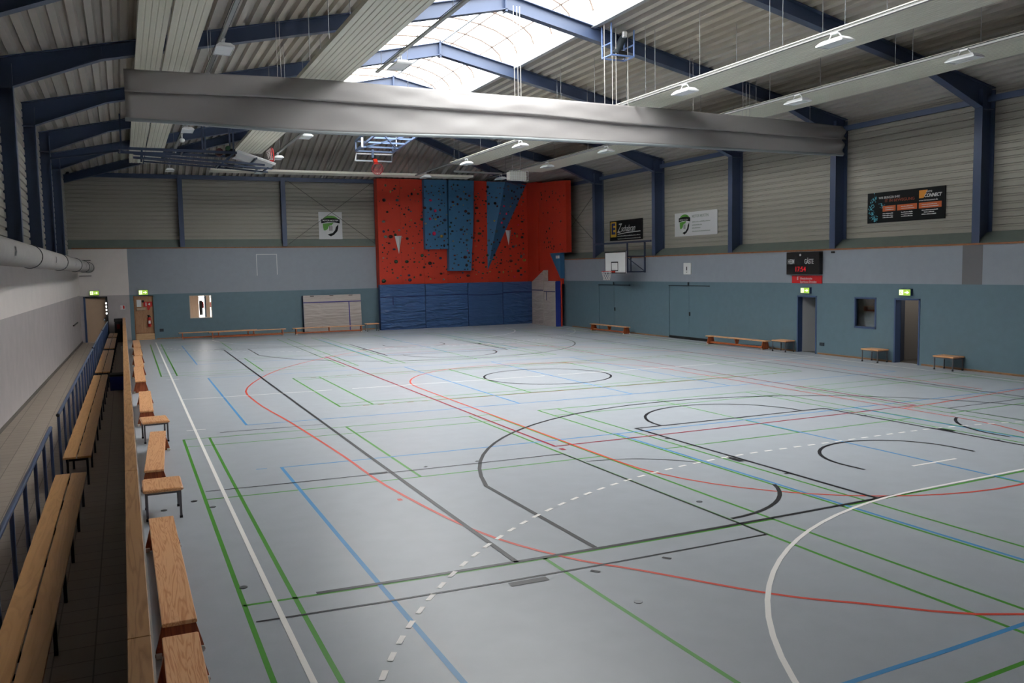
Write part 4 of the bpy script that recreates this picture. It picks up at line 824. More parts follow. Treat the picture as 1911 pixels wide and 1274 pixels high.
# scoreboard
M_scr = mat('scoreboard_black', (20, 17, 17), 0.35); M_led = mat('red_digits', (160, 12, 24), 0.4, emit=0.5); M_let = mat('white_letters', (190, 190, 190), 0.5)
t = thing('scoreboard', 'black scoreboard reading HEIM and GÄSTE with dim red time', 'scoreboard', (XR, 20.62, 3.05))
G().rbox((-0.16, -0.78, -0.38), (0, 0.78, 0.38), M_scr, 0.01).build('housing', t)
text_mesh('HEIM', 0.23, M_let, 'lettering', t, (-0.165, 0.7, -0.02), ON_RIGHT, bold=0.003, sx=0.62); text_mesh('GÄSTE', 0.23, M_let, 'lettering', t, (-0.165, -0.1, -0.02), ON_RIGHT, bold=0.003, sx=0.62)
text_mesh('17:54', 0.24, M_led, 'time_digits', t, (-0.165, 0.36, -0.28), ON_RIGHT, sx=1.0)
g = G(); g.tube((-0.16, 0.1, 0.28), (-0.17, 0.1, 0.28), 0.04, M_let, 14); g.build('lamp', t)
t = thing('sponsor_plate', 'red sponsor plate with white lettering hanging under the scoreboard', 'sign', (XR, 20.56, 2.5))
G().box((-0.03, -0.7, -0.13), (0, 0.7, 0.135), mat('plate_red', (196, 22, 28), 0.45)).build('plate', t)
text_mesh('Ostsächsische', 0.1, M_let, 'lettering', t, (-0.034, 0.3, 0.0), ON_RIGHT); text_mesh('Sparkasse Dresden', 0.1, M_let, 'lettering', t, (-0.034, 0.3, -0.11), ON_RIGHT)
g = G(); text_mesh('S', 0.13, M_let, 'emblem', t, (-0.034, 0.45, -0.01), ON_RIGHT, bold=0.006); g.tube((-0.03, 0.405, 0.11), (-0.036, 0.405, 0.11), 0.017, M_let, 10); g.build('emblem_dot', t)
# ------------------------------------------------------------------ banners on the upper walls
M_orange = mat('print_orange', (196, 92, 40), 0.5); M_cyan = mat('print_cyan', (90, 178, 196), 0.5); M_navy = mat('print_navy', (40, 52, 108), 0.5); M_yel = mat('print_yellow', (206, 160, 50), 0.5); M_bgreen = mat('print_green', (84, 146, 52), 0.5)
M_bblack = mat('banner_black', (15, 17, 20), 0.6, spec=0.2); M_bwhite = mat('banner_white', (196, 196, 198), 0.5); M_tx = mat('print_grey_text', (150, 156, 150), 0.6); M_lt = mat('print_light', (200, 200, 200), 0.5); M_amber = mat('print_amber', (216, 140, 40), 0.5)
def fine_lines(name, parent, M3, base, rows, m, seed, h=0.03, d=0.008):
    """rows of print too small to read, as broken dashes"""
    rnd = random.Random(seed); M = M3.to_4x4()
    for u0, u1, v in rows:
        pts = [(u0, v)]; u = u0; top = []; g = G()
        while u < u1:      # one unbroken ragged line per row of print
            w = rnd.uniform(0.02, 0.06); k = h*rnd.uniform(0.55, 1.0); g.box((u, v, d), (min(u+w, u1), v+k, d+0.002), m, M=M); u += w
        g.build(name, parent)
XB = 20.54
def shield(parent, M3, c, w, h, d):
    """round-shouldered crest in green, white and black"""
    M = M3.to_4x4(); cx, cy = c
    def out(s, k=1.0, y0=-1, y1=1):
        pts = []
        for i in range(25):
            a = math.pi*i/24; pts.append((math.cos(a)*0.5, 0.28+0.22*math.sin(a)))
        for i in range(1, 16):
            q = i/16; pts.append((-0.5*(1-q**2.2)**0.8, 0.28-q*0.78))
        pts.append((0, -0.5))
        for i in range(15, 0, -1):
            q = i/16; pts.append((0.5*(1-q**2.2)**0.8, 0.28-q*0.78))
        return [(cx+x*w*s, cy+y*h*s) for x, y in pts]
    def ply(p, dd, m, nm, lb=None):
        g = G(); g.raw([(x, y, dd) for x, y in p], [tuple(range(len(p)))], m, M=M); g.build(nm, parent, lb)
    ply(out(1.0), d, M_lt, 'crest', 'pale crest outline'); o = out(0.95)
    L = lambda f: [(cx+x*w, cy+y*h) for x, y in f]
    ply([p for p in out(0.95)[:25]] + L([(-0.47, 0.30), (0.47, 0.30)]), d+0.002, M_bgreen, 'crest_top', 'green cap of the crest')
    ply(L([(-0.56, 0.31), (-0.2, 0.36), (0.2, 0.36), (0.56, 0.31), (0.56, 0.12), (0.2, 0.17), (-0.2, 0.17), (-0.56, 0.12)]), d+0.003, M_bblack, 'crest_ribbon', 'black name ribbon')
    ply(L([(-0.47, 0.11), (0.2, 0.16), (0.05, 0.02), (-0.1, -0.02), (-0.18, -0.14), (-0.3, -0.2), (-0.42, -0.2), (-0.46, -0.05)]), d+0.002, M_bgreen, 'crest_field', 'green field')
    ply(L([(0.47, 0.08), (0.46, -0.08), (0.4, -0.24), (0.2, -0.4), (0, -0.48), (-0.2, -0.4), (-0.08, -0.36), (0.1, -0.33), (0.26, -0.2), (0.32, -0.05)]), d+0.002, M_bblack, 'crest_shadow', 'black field')
    g = G(); g.raw([(cx+0.17*w*math.cos(a)+0.02*w, cy-0.1*h+0.17*w*math.sin(a), d+0.004) for a in [k*math.pi/9 for k in range(18)]], [tuple(range(18))], M_lt, M=M)
    for u, wd in ((-0.07, 0.05), (0.03, 0.02), (0.09, 0.02)): g.box((cx+u*w, cy-0.22*h, d+0.005), (cx+(u+wd)*w, cy+0.0*h, d+0.007), M_bblack, M=M)
    g.build('crest_disc', parent, 'white disc with black stripes')
# square club banner, far wall
t = thing('club_banner', 'square white banner with green, white and black club crest on the far wall', 'banner', (8.87, 42.94, 5.47))
G().box((-0.61, -0.02, -0.7), (0.61, 0, 0.7), M_bwhite).build('sheet', t); shield(t, ON_FAR, (0, -0.02), 0.86, 1.12, 0.024)
text_mesh('MOTOR MICKTEN', 0.1, M_lt, 'lettering', t, (0, -0.031, 0.23), ON_FAR, align='CENTER', bold=0.003)
# shop banner, right wall
t = thing('shop_banner', 'black banner with yellow framed blue E and white script lettering', 'banner', (XB, 32.88, 4.77))
M = ON_RIGHT.to_4x4(); G().box((-1.44, -0.475, 0), (1.44, 0.475, 0.02), M_bblack, M=M).build('sheet', t)
g = G(); g.box((-1.36, -0.3, 0.02), (-0.84, 0.42, 0.024), M_yel, M=M); g.build('emblem_frame', t, 'yellow emblem panel')
g = G()
for a, b in (((-1.27, -0.17), (-1.12, 0.36)), ((-1.27, 0.24), (-0.92, 0.36)), ((-1.27, 0.04), (-0.92, 0.15)), ((-1.27, -0.17), (-0.92, -0.06))): g.box(a+(0.024,), b+(0.027,), M_navy, M=M)
g.build('emblem_letter', t, 'blue letter E')
text_mesh('Z', 0.62, M_lt, 'lettering', t, (-0.024, 0.76, -0.10), ON_RIGHT, shear=0.5, sx=0.75); text_mesh('schabran', 0.42, M_lt, 'lettering', t, (-0.024, 0.42, -0.06), ON_RIGHT, shear=0.45, sx=0.82)
g = G(); g.raw([(-0.72, -0.19, 0.023), (-0.72, -0.16, 0.023), (0.2, -0.1, 0.023), (1.25, -0.08, 0.023), (1.3, -0.12, 0.023), (0.2, -0.14, 0.023)], [(5, 4, 3, 2, 1, 0)], M_lt, M=M); g.build('underline', t, 'white underline stroke')
fine_lines('small_print', t, ON_RIGHT, 0, [(-0.75, 1.25, -0.29), (-0.72, 1.3, -0.42)], M_tx, 3, 0.05, 0.02)
# white club banner, right wall
t = thing('club_banner', 'oblong white banner with club crest and lines of text on the right wall', 'banner', (XB, 27.48, 4.77))
G().box((-1.45, -0.49, 0), (1.45, 0.49, 0.02), M_bwhite, M=M).build('sheet', t); shield(t, ON_RIGHT, (-0.74, 0.0), 0.72, 0.88, 0.024)
text_mesh('MOTOR MICKTEN', 0.16, M_tx, 'lettering', t, (-0.024, 0.22, 0.25), ON_RIGHT, bold=0.003, sx=0.85)
text_mesh('MOTOR MICKTEN', 0.075, M_lt, 'lettering', t, (-0.031, 1.08, 0.17), ON_RIGHT, sx=0.95)
fine_lines('small_print', t, ON_RIGHT, 0, [(-0.22, 1.0, 0.05), (-0.22, 0.45, -0.08), (-0.22, 0.35, -0.2), (-0.22, 1.0, -0.34)], M_tx, 5, 0.05, 0.02)
# black company banner, right wall
t = thing('company_banner', 'large black banner with three orange boxes and cyan glow on the right wall', 'banner', (XB, 17.02, 4.73))
G().box((-1.42, -0.47, 0), (1.42, 0.47, 0.02), M_bblack, M=M).build('sheet', t)
g = G()
for a, b in (((-0.82, -0.13), (-0.33, 0.04)), ((-0.27, -0.13), (0.45, 0.04)), ((0.52, -0.13), (1.3, 0.04))): g.box(a+(0.02,), b+(0.023,), M_orange, M=M)
g.build('orange_boxes', t, 'three orange boxes')
g = G(); g.raw([(0.52, 0.17, 0.023), (0.68, 0.17, 0.023), (0.82, 0.40, 0.023), (0.52, 0.40, 0.023)], [(0, 1, 2, 3)], M_amber, M=M); g.build('amber_emblem', t, 'amber emblem')
text_mesh('WIR BRINGEN IHRE', 0.105, M_lt, 'lettering', t, (-0.022, 0.98, 0.26), ON_RIGHT, sx=0.88); text_mesh('IT IN BEWEGUNG', 0.12, mat('print_dark_orange', (150, 66, 34), 0.5), 'lettering', t, (-0.022, 0.74, 0.15), ON_RIGHT, sx=1.15)
text_mesh('intra', 0.11, M_lt, 'lettering', t, (-0.022, -0.76, 0.32), ON_RIGHT, shear=0.25); text_mesh('CONNECT', 0.14, M_lt, 'lettering', t, (-0.022, -0.70, 0.19), ON_RIGHT, bold=0.004, shear=0.3, sx=0.85)
text_mesh('www.intraconnect.de', 0.075, M_lt, 'lettering', t, (-0.022, -0.52, 0.08), ON_RIGHT)
fine_lines('small_print', t, ON_RIGHT, 0, [(-0.82, -0.42, -0.21), (-0.82, -0.42, -0.27), (-0.82, -0.42, -0.33), (-0.12, 0.3, -0.21), (-0.12, 0.3, -0.27), (-0.12, 0.3, -0.33), (0.62, 1.18, -0.2), (0.7, 1.05, -0.26), (0.62, 1.12, -0.32)], M_lt, 9, 0.03, 0.02)
fine_lines('box_print', t, ON_RIGHT, 0, [(-0.72, -0.4, -0.03), (-0.72, -0.4, -0.09), (-0.12, 0.3, -0.03), (-0.12, 0.36, -0.09), (0.62, 1.15, -0.03), (0.62, 1.2, -0.09)], M_lt, 10, 0.02, 0.023)
g = G(); rnd = random.Random(4)
for k in range(150):
    a = rnd.uniform(100, 265); r = 0.3+rnd.gauss(0, 0.05); u = -1.0+r*math.cos(math.radians(a))*0.95; v = -0.03+r*math.sin(math.radians(a))*1.15; q = rnd.uniform(0.006, 0.022)
    g.raw([(u-q, v, 0.0225), (u, v-q, 0.0225), (u+q, v, 0.0225), (u, v+q, 0.0225)], [(0, 1, 2, 3)], M_cyan, M=M)
for k in range(20):
    u, v, q = -0.85+rnd.gauss(0, 0.05), 0.06+rnd.gauss(0, 0.04), 0.015; g.raw([(u-q, v, 0.0225), (u, v-q, 0.0225), (u+q, v, 0.0225), (u, v+q, 0.0225)], [(0, 1, 2, 3)], M_cyan, M=M)
g.build('cyan_sparks', t, 'cyan glowing swirl')

# ------------------------------------------------------------------ climbing wall, mats
M_cr = mat('climbing_red', (190, 48, 24), 0.65, bump=0.2, bscale=200, noise=0.04, nscale=2); M_cb = mat('climbing_blue', (54, 104, 142), 0.65, bump=0.2, bscale=200, noise=0.04, nscale=2)
t = thing('climbing_wall', 'tall red climbing wall with blue overhangs and coloured holds', 'climbing wall', (11.1, 42.0, 0))
cw = t; T0 = Matrix.Translation((-11.1, -42.0, 0)); YC = 42.0
xs = [11.14, 12.36, 13.6, 14.9, 16.25, 17.3, 18.55, 19.75]
for a, b in zip(xs, xs[1:]): G(T0).box((a+0.004, YC, 2.2), (b-0.004, YC+0.6, 7.86 if b < 19 else 7.75), M_cr).build('red_panel', t)
XC = 19.72
for poly in ([(41.98, 2.2), (40.62, 2.2), (40.62, 7.75), (41.98, 7.8)], [(40.62, 2.2), (40.44, 2.2), (40.44, 2.9), (40.62, 2.9)], [(40.62, 6.6), (40.44, 6.6), (40.44, 7.65), (40.62, 7.7)],
             [(40.44, 2.2), (38.2, 2.2), (38.2, 2.5), (39.3, 3.85), (39.0, 3.85), (39.0, 7.6), (40.44, 7.65)], [(39.0, 3.85), (37.32, 3.85), (37.32, 7.5), (39.0, 7.6)]):
    G(T0).prism(poly, 'x', XC, XC+0.3, M_cr).build('red_panel', t)
G(T0).box((XC+0.2, 40.44, 2.9), (XC+0.3, 40.62, 6.6), M_black).build('slot', t, 'dark vertical slot')
G(T0).prism([(39.3, 3.84), (38.12, 3.84), (38.12, 2.5)], 'x', XC+0.05, XC+0.3, M_cb).build('blue_panel', t)
# blue overhangs
G(T0).box((13.6, YC-0.3, 4.18), (14.88, YC, 7.84), M_cb).build('blue_overhang', t)
g = G(T0); g.raw([(14.9, YC-0.34, 3.0), (16.16, YC-0.34, 3.0), (16.36, YC-0.34, 5.6), (16.43, YC-0.34, 7.84), (14.98, YC-0.34, 7.84), (14.9, YC, 3.0), (16.16, YC, 3.0), (16.36, YC, 5.6), (16.43, YC, 7.84), (14.98, YC, 7.84)],
      [(0, 1, 2, 3, 4), (0, 5, 6, 1), (1, 6, 7, 2), (2, 7, 8, 3), (3, 8, 9, 4), (4, 9, 5, 0)], M_cb); g.build('blue_overhang', t)
g = G(T0); A, B, C, D = (17.27, YC, 3.0), (17.32, YC, 7.84), (18.2, YC-0.5, 7.8), (19.7, YC, 7.7); g.raw([A, B, C, D], [(0, 2, 1), (0, 3, 2), (1, 2, 3)], M_cb); g.build('blue_wedge', t)
for x, z, s in ((12.2, 4.9, 1.0), (18.55, 5.2, 0.9)):
    g = G(T0); g.raw([(x-0.18*s, YC, z), (x+0.2*s, YC, z), (x+0.03*s, YC, z-0.95*s), (x+0.02*s, YC-0.16, z-0.06)], [(0, 3, 2), (1, 2, 3), (0, 1, 3)], M_bwhite); g.build('white_volume', t, 'white pointed volume')
HC = [(30, 26, 26), (60, 20, 18), (34, 60, 40), (70, 66, 40), (150, 130, 60), (60, 80, 90), (120, 120, 110), (200, 30, 80), (90, 30, 24), (40, 40, 70)]
HM = [mat('hold_%s' % n, c, 0.6) for n, c in zip(('black', 'maroon', 'dark_green', 'olive', 'ochre', 'slate', 'grey', 'pink', 'brick', 'indigo'), HC)]
def front_y(x, z):
    if 13.6 < x < 14.88 and z > 4.18: return YC-0.3
    if 14.98 < x < 16.3 and z > 3.0: return YC-0.34
    if 17.3 < x < 19.6 and z > 3.0+(x-17.27)*1.93:
        xl = 17.27+(z-3.0)/1.93; xr = 17.27+(z-3)*0.19; return YC-0.5*max(0, min((x-17.3)/max(xr-17.3, .05), (xl-x)/max(xl-xr, .05)))*(z-3)/4.8
    return YC
rnd = random.Random(11); holds = []
pk = [(13.95, 6.75, .075, 7), (14.2, 6.2, .085, 7), (13.9, 5.78, .10, 7), (14.1, 5.0, .115, 7), (18.2, 6.5, .07, 7), (18.4, 6.1, .07, 7), (18.1, 5.6, .07, 7), (17.95, 6.1, .05, 7), (11.5, 6.75, .13, 0), (12.05, 3.55, .11, 2), (11.35, 2.55, .11, 2),
      (13.5, 3.85, .1, 2), (15.9, 3.3, .09, 0), (12.7, 4.75, .09, 0), (13.95, 6.3, .1, 0), (16.7, 6.4, .1, 0), (16.75, 5.7, .09, 0)]
for x, z, r, c in pk: holds.append((r, x, z, c))
while len(holds) < 460:
    x = rnd.uniform(11.25, 19.55); z = rnd.uniform(2.5, 7.6); r = min(0.11, 0.03+abs(rnd.gauss(0, 0.03)))
    if all((x-h[1])**2+(z-h[2])**2 > (r+h[0]+0.03)**2 for h in holds): holds.append((r, x, z, rnd.choices(range(10), (10, 8, 5, 4, 2, 3, 2, 0.8, 5, 4))[0]))
holds.sort(reverse=True); rest = G(T0)
for i, (r, x, z, c) in enumerate(holds):
    g = G(T0) if i < 90 else rest; y = front_y(x, z); g.ball((x, y, z), r, HM[c], (rnd.uniform(0.8, 1.4), 0.6, rnd.uniform(0.7, 1.1)), 7, 4)
    if i < 90: g.build('climbing_hold', t)
o = rest.build('small_climbing_holds', t); o['kind'] = 'stuff'
g = G(T0)
for k in range(40): y, z = rnd.uniform(37.5, 40.3), rnd.uniform(4.0, 7.3); g.ball((XC, y, z), rnd.uniform(0.03, 0.07), HM[rnd.choice((0, 1, 8))], (0.6, 1, 1), 6, 4)
g.build('side_wall_holds', t)['kind'] = 'stuff'
G(T0).box((XC-0.02, 38.2, 3.55), (XC+0.06, 38.5, 3.7), M_wht).build('white_label', t)
# wall mats
def wrinkle(name, rgb, rough, sc_, rot, st):
    m = mat(name, rgb, rough); nt = m.node_tree; b = nt.nodes['Principled BSDF']; tc = nt.nodes.new('ShaderNodeTexCoord'); mp = nt.nodes.new('ShaderNodeMapping')
    mp.inputs['Rotation'].default_value = (0, rot, 0); mp.inputs['Scale'].default_value = (0.35, 1, 2.2); nt.links.new(tc.outputs['Object'], mp.inputs[0])
    n = nt.nodes.new('ShaderNodeTexNoise'); n.inputs['Scale'].default_value = sc_; n.inputs['Detail'].default_value = 2; n.inputs['Distortion'].default_value = 0.6; nt.links.new(mp.outputs[0], n.inputs['Vector'])
    bp = nt.nodes.new('ShaderNodeBump'); bp.inputs['Strength'].default_value = st; bp.inputs['Distance'].default_value = 0.22; nt.links.new(n.outputs['Fac'], bp.inputs['Height']); nt.links.new(bp.outputs[0], b.inputs['Normal']); return m
M_mat = wrinkle('mat_blue', (56, 86, 130), 0.4, 3.2, 0.5, 1.0); M_mat2 = wrinkle('mat_blue_plain', (54, 82, 124), 0.4, 2.6, 0.1, 0.7); M_strap = mat('strap_navy', (22, 34, 84), 0.5)
M_mside = mat('mat_side_navy', (26, 42, 96), 0.5); M_mb = wrinkle('mat_beige', (168, 158, 152), 0.55, 2.0, 0.5, 0.5)
def soft_mat(name, label, loc, w, h, th, m, side, strap_z, rz=0.0, group=None, top=None, vs=None, tilt=0.0, sag=0.0):
    t = thing(name, label, 'gym mat', loc, rz, group); R = Matrix.Rotation(tilt, 4, 'X')
    hr = h if top is None else top; g = G(R); n = 12; vsx = []
    def hh(u): return h+(hr-h)*u
    for j in range(n+1):
        u = j/n; x = u*w; H = hh(u)
        for y, z in ((0.02, 0.0), (0, 0.03), (-0.012*math.sin(math.pi*u), H*0.5), (0, H-0.04), (0.03, H), (th, H), (th, 0)): vsx.append((x, y, z))
    fs = [];
    for j in range(n):
        for k in range(7): a = j*7+k; b = j*7+(k+1) % 7; fs.append((a, a+7, b+7, b))
    fr = [f for f in fs if f[0] % 7 in (0, 1, 2, 3)]; bk = [f for f in fs if f[0] % 7 not in (0, 1, 2, 3)]
    g.raw(vsx, fr, m, True); g.raw(vsx, bk, side); g.raw(vsx, [tuple(range(7)), tuple(reversed(range(n*7, n*7+7)))], side); g.build('mat_cover', t)
    g = G(R)
    for j in range(n):
        u0, u1 = j/n, (j+1)/n; z0 = strap_z-sag*math.sin(math.pi*u0)+(hr-h)*0*u0; z1 = strap_z-sag*math.sin(math.pi*u1)
        y0, y1 = -0.012*math.sin(math.pi*u0)-0.016, -0.012*math.sin(math.pi*u1)-0.016
        g.raw([(u0*w, y0, z0-0.025), (u1*w, y1, z1-0.025), (u1*w, y1, z1+0.025), (u0*w, y0, z0+0.025)], [(0, 1, 2, 3)], M_strap)
    g.build('strap', t, 'dark blue strap')
    if vs: G(R).box((vs[0], -0.026, vs[1]), (vs[0]+0.045, -0.012, vs[2]), M_strap).build('strap', t, 'upright dark blue strap')
    return t
gb = 'blue crash mats under the climbing wall'
soft_mat('crash_mat', 'blue crash mat leftmost under the climbing wall with short strap loop', (10.98, 41.45, 0), 2.44, 2.36, 0.3, M_mat, M_mside, 1.72, group=gb, vs=(0.66, 1.3, 1.75))
soft_mat('crash_mat', 'blue creased crash mat second from left under the climbing wall', (13.45, 41.45, 0), 2.4, 2.35, 0.3, M_mat, M_mside, 1.74, group=gb)
soft_mat('crash_mat', 'blue crash mat third from left under the climbing wall', (15.88, 41.45, 0), 2.02, 2.35, 0.3, M_mat2, M_mside, 1.7, group=gb, sag=0.03)
soft_mat('crash_mat', 'darkest blue crash mat rightmost, beside the tall beige mat', (17.93, 41.45, 0), 1.76, 2.34, 0.3, M_mat, M_mside, 1.75, group=gb, sag=-0.02)
RQ = math.radians(-90)
soft_mat('corner_mat', 'tall beige mat with slanted top standing in the climbing corner', (19.38, 40.80, 0), 1.42, 2.34, 0.3, M_mb, M_mb, 1.88, RQ, 'beige mats in the climbing corner', top=2.95)
soft_mat('corner_mat', 'lower beige mat with blue side beside the tall slanted mat', (19.38, 39.3, 0), 1.33, 2.37, 0.3, M_mb, mat('mat_side_blue', (30, 50, 128), 0.5), 1.82, RQ, 'beige mats in the climbing corner', vs=(0.3, 1.35, 1.85))
G(T0).box((19.70, 37.9, 0.0), (19.74, 41.9, 2.4), M_cr).build('red_side_board', cw)
t2 = soft_mat('soft_floor_mat', 'large beige mat with purple straps leaning on the far blue wall', (7.2, 42.22, 0.02), 2.98, 1.88, 0.32, M_mb, M_mside, 1.52, tilt=math.radians(-4))
mp_ = mat('strap_purple', (62, 54, 128), 0.5)
for c in t2.children:
    if c.name.startswith('strap'): c.data.materials[0] = mp_
G(Matrix.Rotation(math.radians(-4), 4, 'X')).box((2.32, -0.026, 0.02), (2.37, -0.012, 1.5), mp_).build('strap', t2, 'upright purple strap')
for x in (0.45, 1.45, 2.45):
    g = G(Matrix.Rotation(math.radians(-4), 4, 'X')); g.bar((x-0.1, -0.01, 1.84), (x+0.1, -0.01, 1.84), 0.01, 0.03, M_black); g.build('handle', t2, 'dark carrying loop')
# ------------------------------------------------------------------ spectators' aisle
M_cap = wood('barrier_cap_wood', (158, 112, 68), (184, 138, 92), 0.45, scale=5); M_bw = mat('barrier_laminate', (196, 190, 186), 0.22, coat=0.4)
g = G(); g.box((-1.205, 0.2, 0), (-1.10, 42.6, 1.06), mat('barrier_board', (84, 66, 50), 0.5)); g.box((-1.10, 0.2, 0.02), (-1.088, 42.6, 1.085), M_bw); bar_ = struct(g, 'wall_barrier')
for a, b in ((0.2, 2.9), (2.905, 7.3), (7.305, 12.2), (12.205, 17.1), (17.105, 22.0), (22.005, 27), (27.005, 32), (32.005, 37.2), (37.205, 42.6)):
    g = G(); g.rbox((-1.218, a, 1.06), (-1.10, b, 1.10), M_cap, 0.004); g.build('barrier_cap', bar_, 'varnished wooden cap')
M_plank = wood('tribune_plank', (202, 148, 92), (214, 162, 104), 0.38, scale=4.5); M_bframe = mat('tribune_frame', (26, 34, 50), 0.5)
def tribune_bench(y0, y1, label, xa, xb):
    t = thing('tribune_bench', label, 'bench', (0, y0, 0), 0, 'long slatted spectator benches'); L = y1-y0; n = max(2, round(L/1.22)+1)
    xm0, xm1 = xa
    for (a0, b0), (a1, b1) in (((xa[0], xa[0]+0.17), (xb[0], xb[0]+0.17)), ((xa[0]+0.19, xa[1]), (xb[0]+0.19, xb[1]))):
        g = G(); g.raw([(a0, 0, 0.418), (b0, 0, 0.418), (b1, L, 0.418), (a1, L, 0.418), (a0, 0, 0.445), (b0, 0, 0.445), (b1, L, 0.445), (a1, L, 0.445)], [(0, 3, 2, 1), (4, 5, 6, 7), (0, 1, 5, 4), (1, 2, 6, 5), (2, 3, 7, 6), (3, 0, 4, 7)], M_plank); g.build('seat_plank', t)
    g = G()
    for k in (0.04, 0.3): g.raw([(xa[0]+k, 0, 0.385), (xa[0]+k+0.03, 0, 0.385), (xb[0]+k+0.03, L, 0.385), (xb[0]+k, L, 0.385), (xa[0]+k, 0, 0.418), (xa[0]+k+0.03, 0, 0.418), (xb[0]+k+0.03, L, 0.418), (xb[0]+k, L, 0.418)], [(0, 3, 2, 1), (4, 5, 6, 7), (0, 1, 5, 4), (1, 2, 6, 5), (2, 3, 7, 6), (3, 0, 4, 7)], M_bframe)
    g.build('seat_frame', t)
    for i in range(n):
        u = i/(n-1); y = 0.1+(L-0.2)*u; xo = xa[0]+(xb[0]-xa[0])*u
        g = G(); g.box((xo+0.04, y-0.02, 0), (xo+0.07, y+0.02, 0.4), M_bframe); g.box((xo+0.3, y-0.02, 0), (xo+0.33, y+0.02, 0.4), M_bframe); g.box((xo+0.04, y-0.015, 0.37), (xo+0.33, y+0.015, 0.4), M_bframe); g.build('leg', t)
tribune_bench(0.6, 10.68, 'wooden two-plank spectator bench nearest the camera, beside the blue railing', (-2.12, -1.77), (-2.08, -1.71))
tribune_bench(11.82, 23.25, 'wooden two-plank spectator bench, second from the camera, before the blue crate', (-2.06, -1.69), (-1.96, -1.62))
tribune_bench(24.0, 31.7, 'wooden two-plank spectator bench, third from the camera, just past the blue crate', (-1.95, -1.58), (-1.89, -1.53))
tribune_bench(32.6, 38.3, 'wooden two-plank spectator bench, fourth from the camera', (-1.88, -1.53), (-1.84, -1.49))
tribune_bench(39.0, 41.75, 'wooden two-plank spectator bench, last and shortest, by the far wall', (-1.83, -1.49), (-1.8, -1.46))
def railing(y0, y1, x0, x1, label):
    t = thing('railing', label, 'railing', (0, y0, 0), 0, 'blue tubular railings'); L = y1-y0
    g = G(); g.tube((x0, -0.06, 0.98), (x1, L, 0.98), 0.026, M_rail, 12); g.ball((x0, -0.06, 0.98), 0.028, M_black, n=10); g.build('handrail', t)
    n = round(L/1.16)+1
    for i in range(n):
        u = i/(n-1); x = x0+(x1-x0)*u; y = 0.02+(L-0.04)*u
        g = G(); g.tube((x, y, 0), (x, y, 0.97), 0.021, M_rail, 8); g.build('baluster', t)
railing(1.0, 11.3, -2.165, -2.15, 'blue tubular railing nearest the camera along the tiled aisle')
railing(12.55, 25.4, -2.13, -2.03, 'blue tubular railing in the middle of the tiled aisle')
railing(25.9, 34.4, -2.03, -1.95, 'blue tubular railing third from the camera along the aisle')
railing(34.9, 41.8, -1.95, -1.86, 'blue tubular railing farthest along the aisle, next to the beige door')
t = thing('storage_crate', 'dark blue plastic crate standing in the dark aisle between bench and barrier', 'crate', (-1.41, 23.5, 0))
g = G(); M_cr2 = mat('crate_blue', (40, 58, 140), 0.45)
for a, b in (((-0.17, -0.25, 0), (0.17, 0.25, 0.02)), ((-0.17, -0.25, 0), (-0.155, 0.25, 0.36)), ((0.155, -0.25, 0), (0.17, 0.25, 0.36)), ((-0.17, -0.25, 0), (0.17, -0.235, 0.36)), ((-0.17, 0.235, 0), (0.17, 0.25, 0.36))): g.box(a, b, M_cr2)
g.build('crate_body', t); g = G(); g.rbox((-0.19, -0.27, 0.34), (0.19, 0.27, 0.375), M_cr2, 0.008); g.build('rim', t)
t = thing('black_board', 'black flat board lying across the blue crate in the aisle', 'board', (-1.43, 23.55, 0.375))
G().rbox((-0.16, -0.3, 0), (0.20, 0.3, 0.05), M_black, 0.01).build('board', t); g = G(); g.box((-0.15, -0.31, 0.01), (0.19, -0.3, 0.04), M_dark); g.build('board_edge', t)
t = thing('waste_bin', 'dark grey waste bin with red label at the far end of the aisle', 'waste bin', (-1.40, 42.1, 0))
g = G(); g.rbox((-0.17, -0.2, 0), (0.17, 0.2, 0.95), mat('bin_grey', (48, 48, 50), 0.5), 0.02); g.build('bin_body', t); g = G(); g.rbox((-0.19, -0.22, 0.95), (0.19, 0.22, 1.1), M_black, 0.02); g.build('lid', t)
G().box((-0.08, -0.206, 0.62), (0.06, -0.2, 0.84), mat('dull_red', (120, 36, 34), 0.5)).build('label', t)
t = thing('door_stay', 'small white metal hook on the aisle side of the barrier', 'hook', (-1.205, 25.6, 0.98))
g = G(); g.box((-0.07, -0.1, 0), (0, 0.1, 0.02), M_wht); g.build('hook_plate', t); g = G(); g.tube((-0.06, 0, 0), (-0.06, 0, -0.12), 0.008, M_wht); g.build('hook', t)

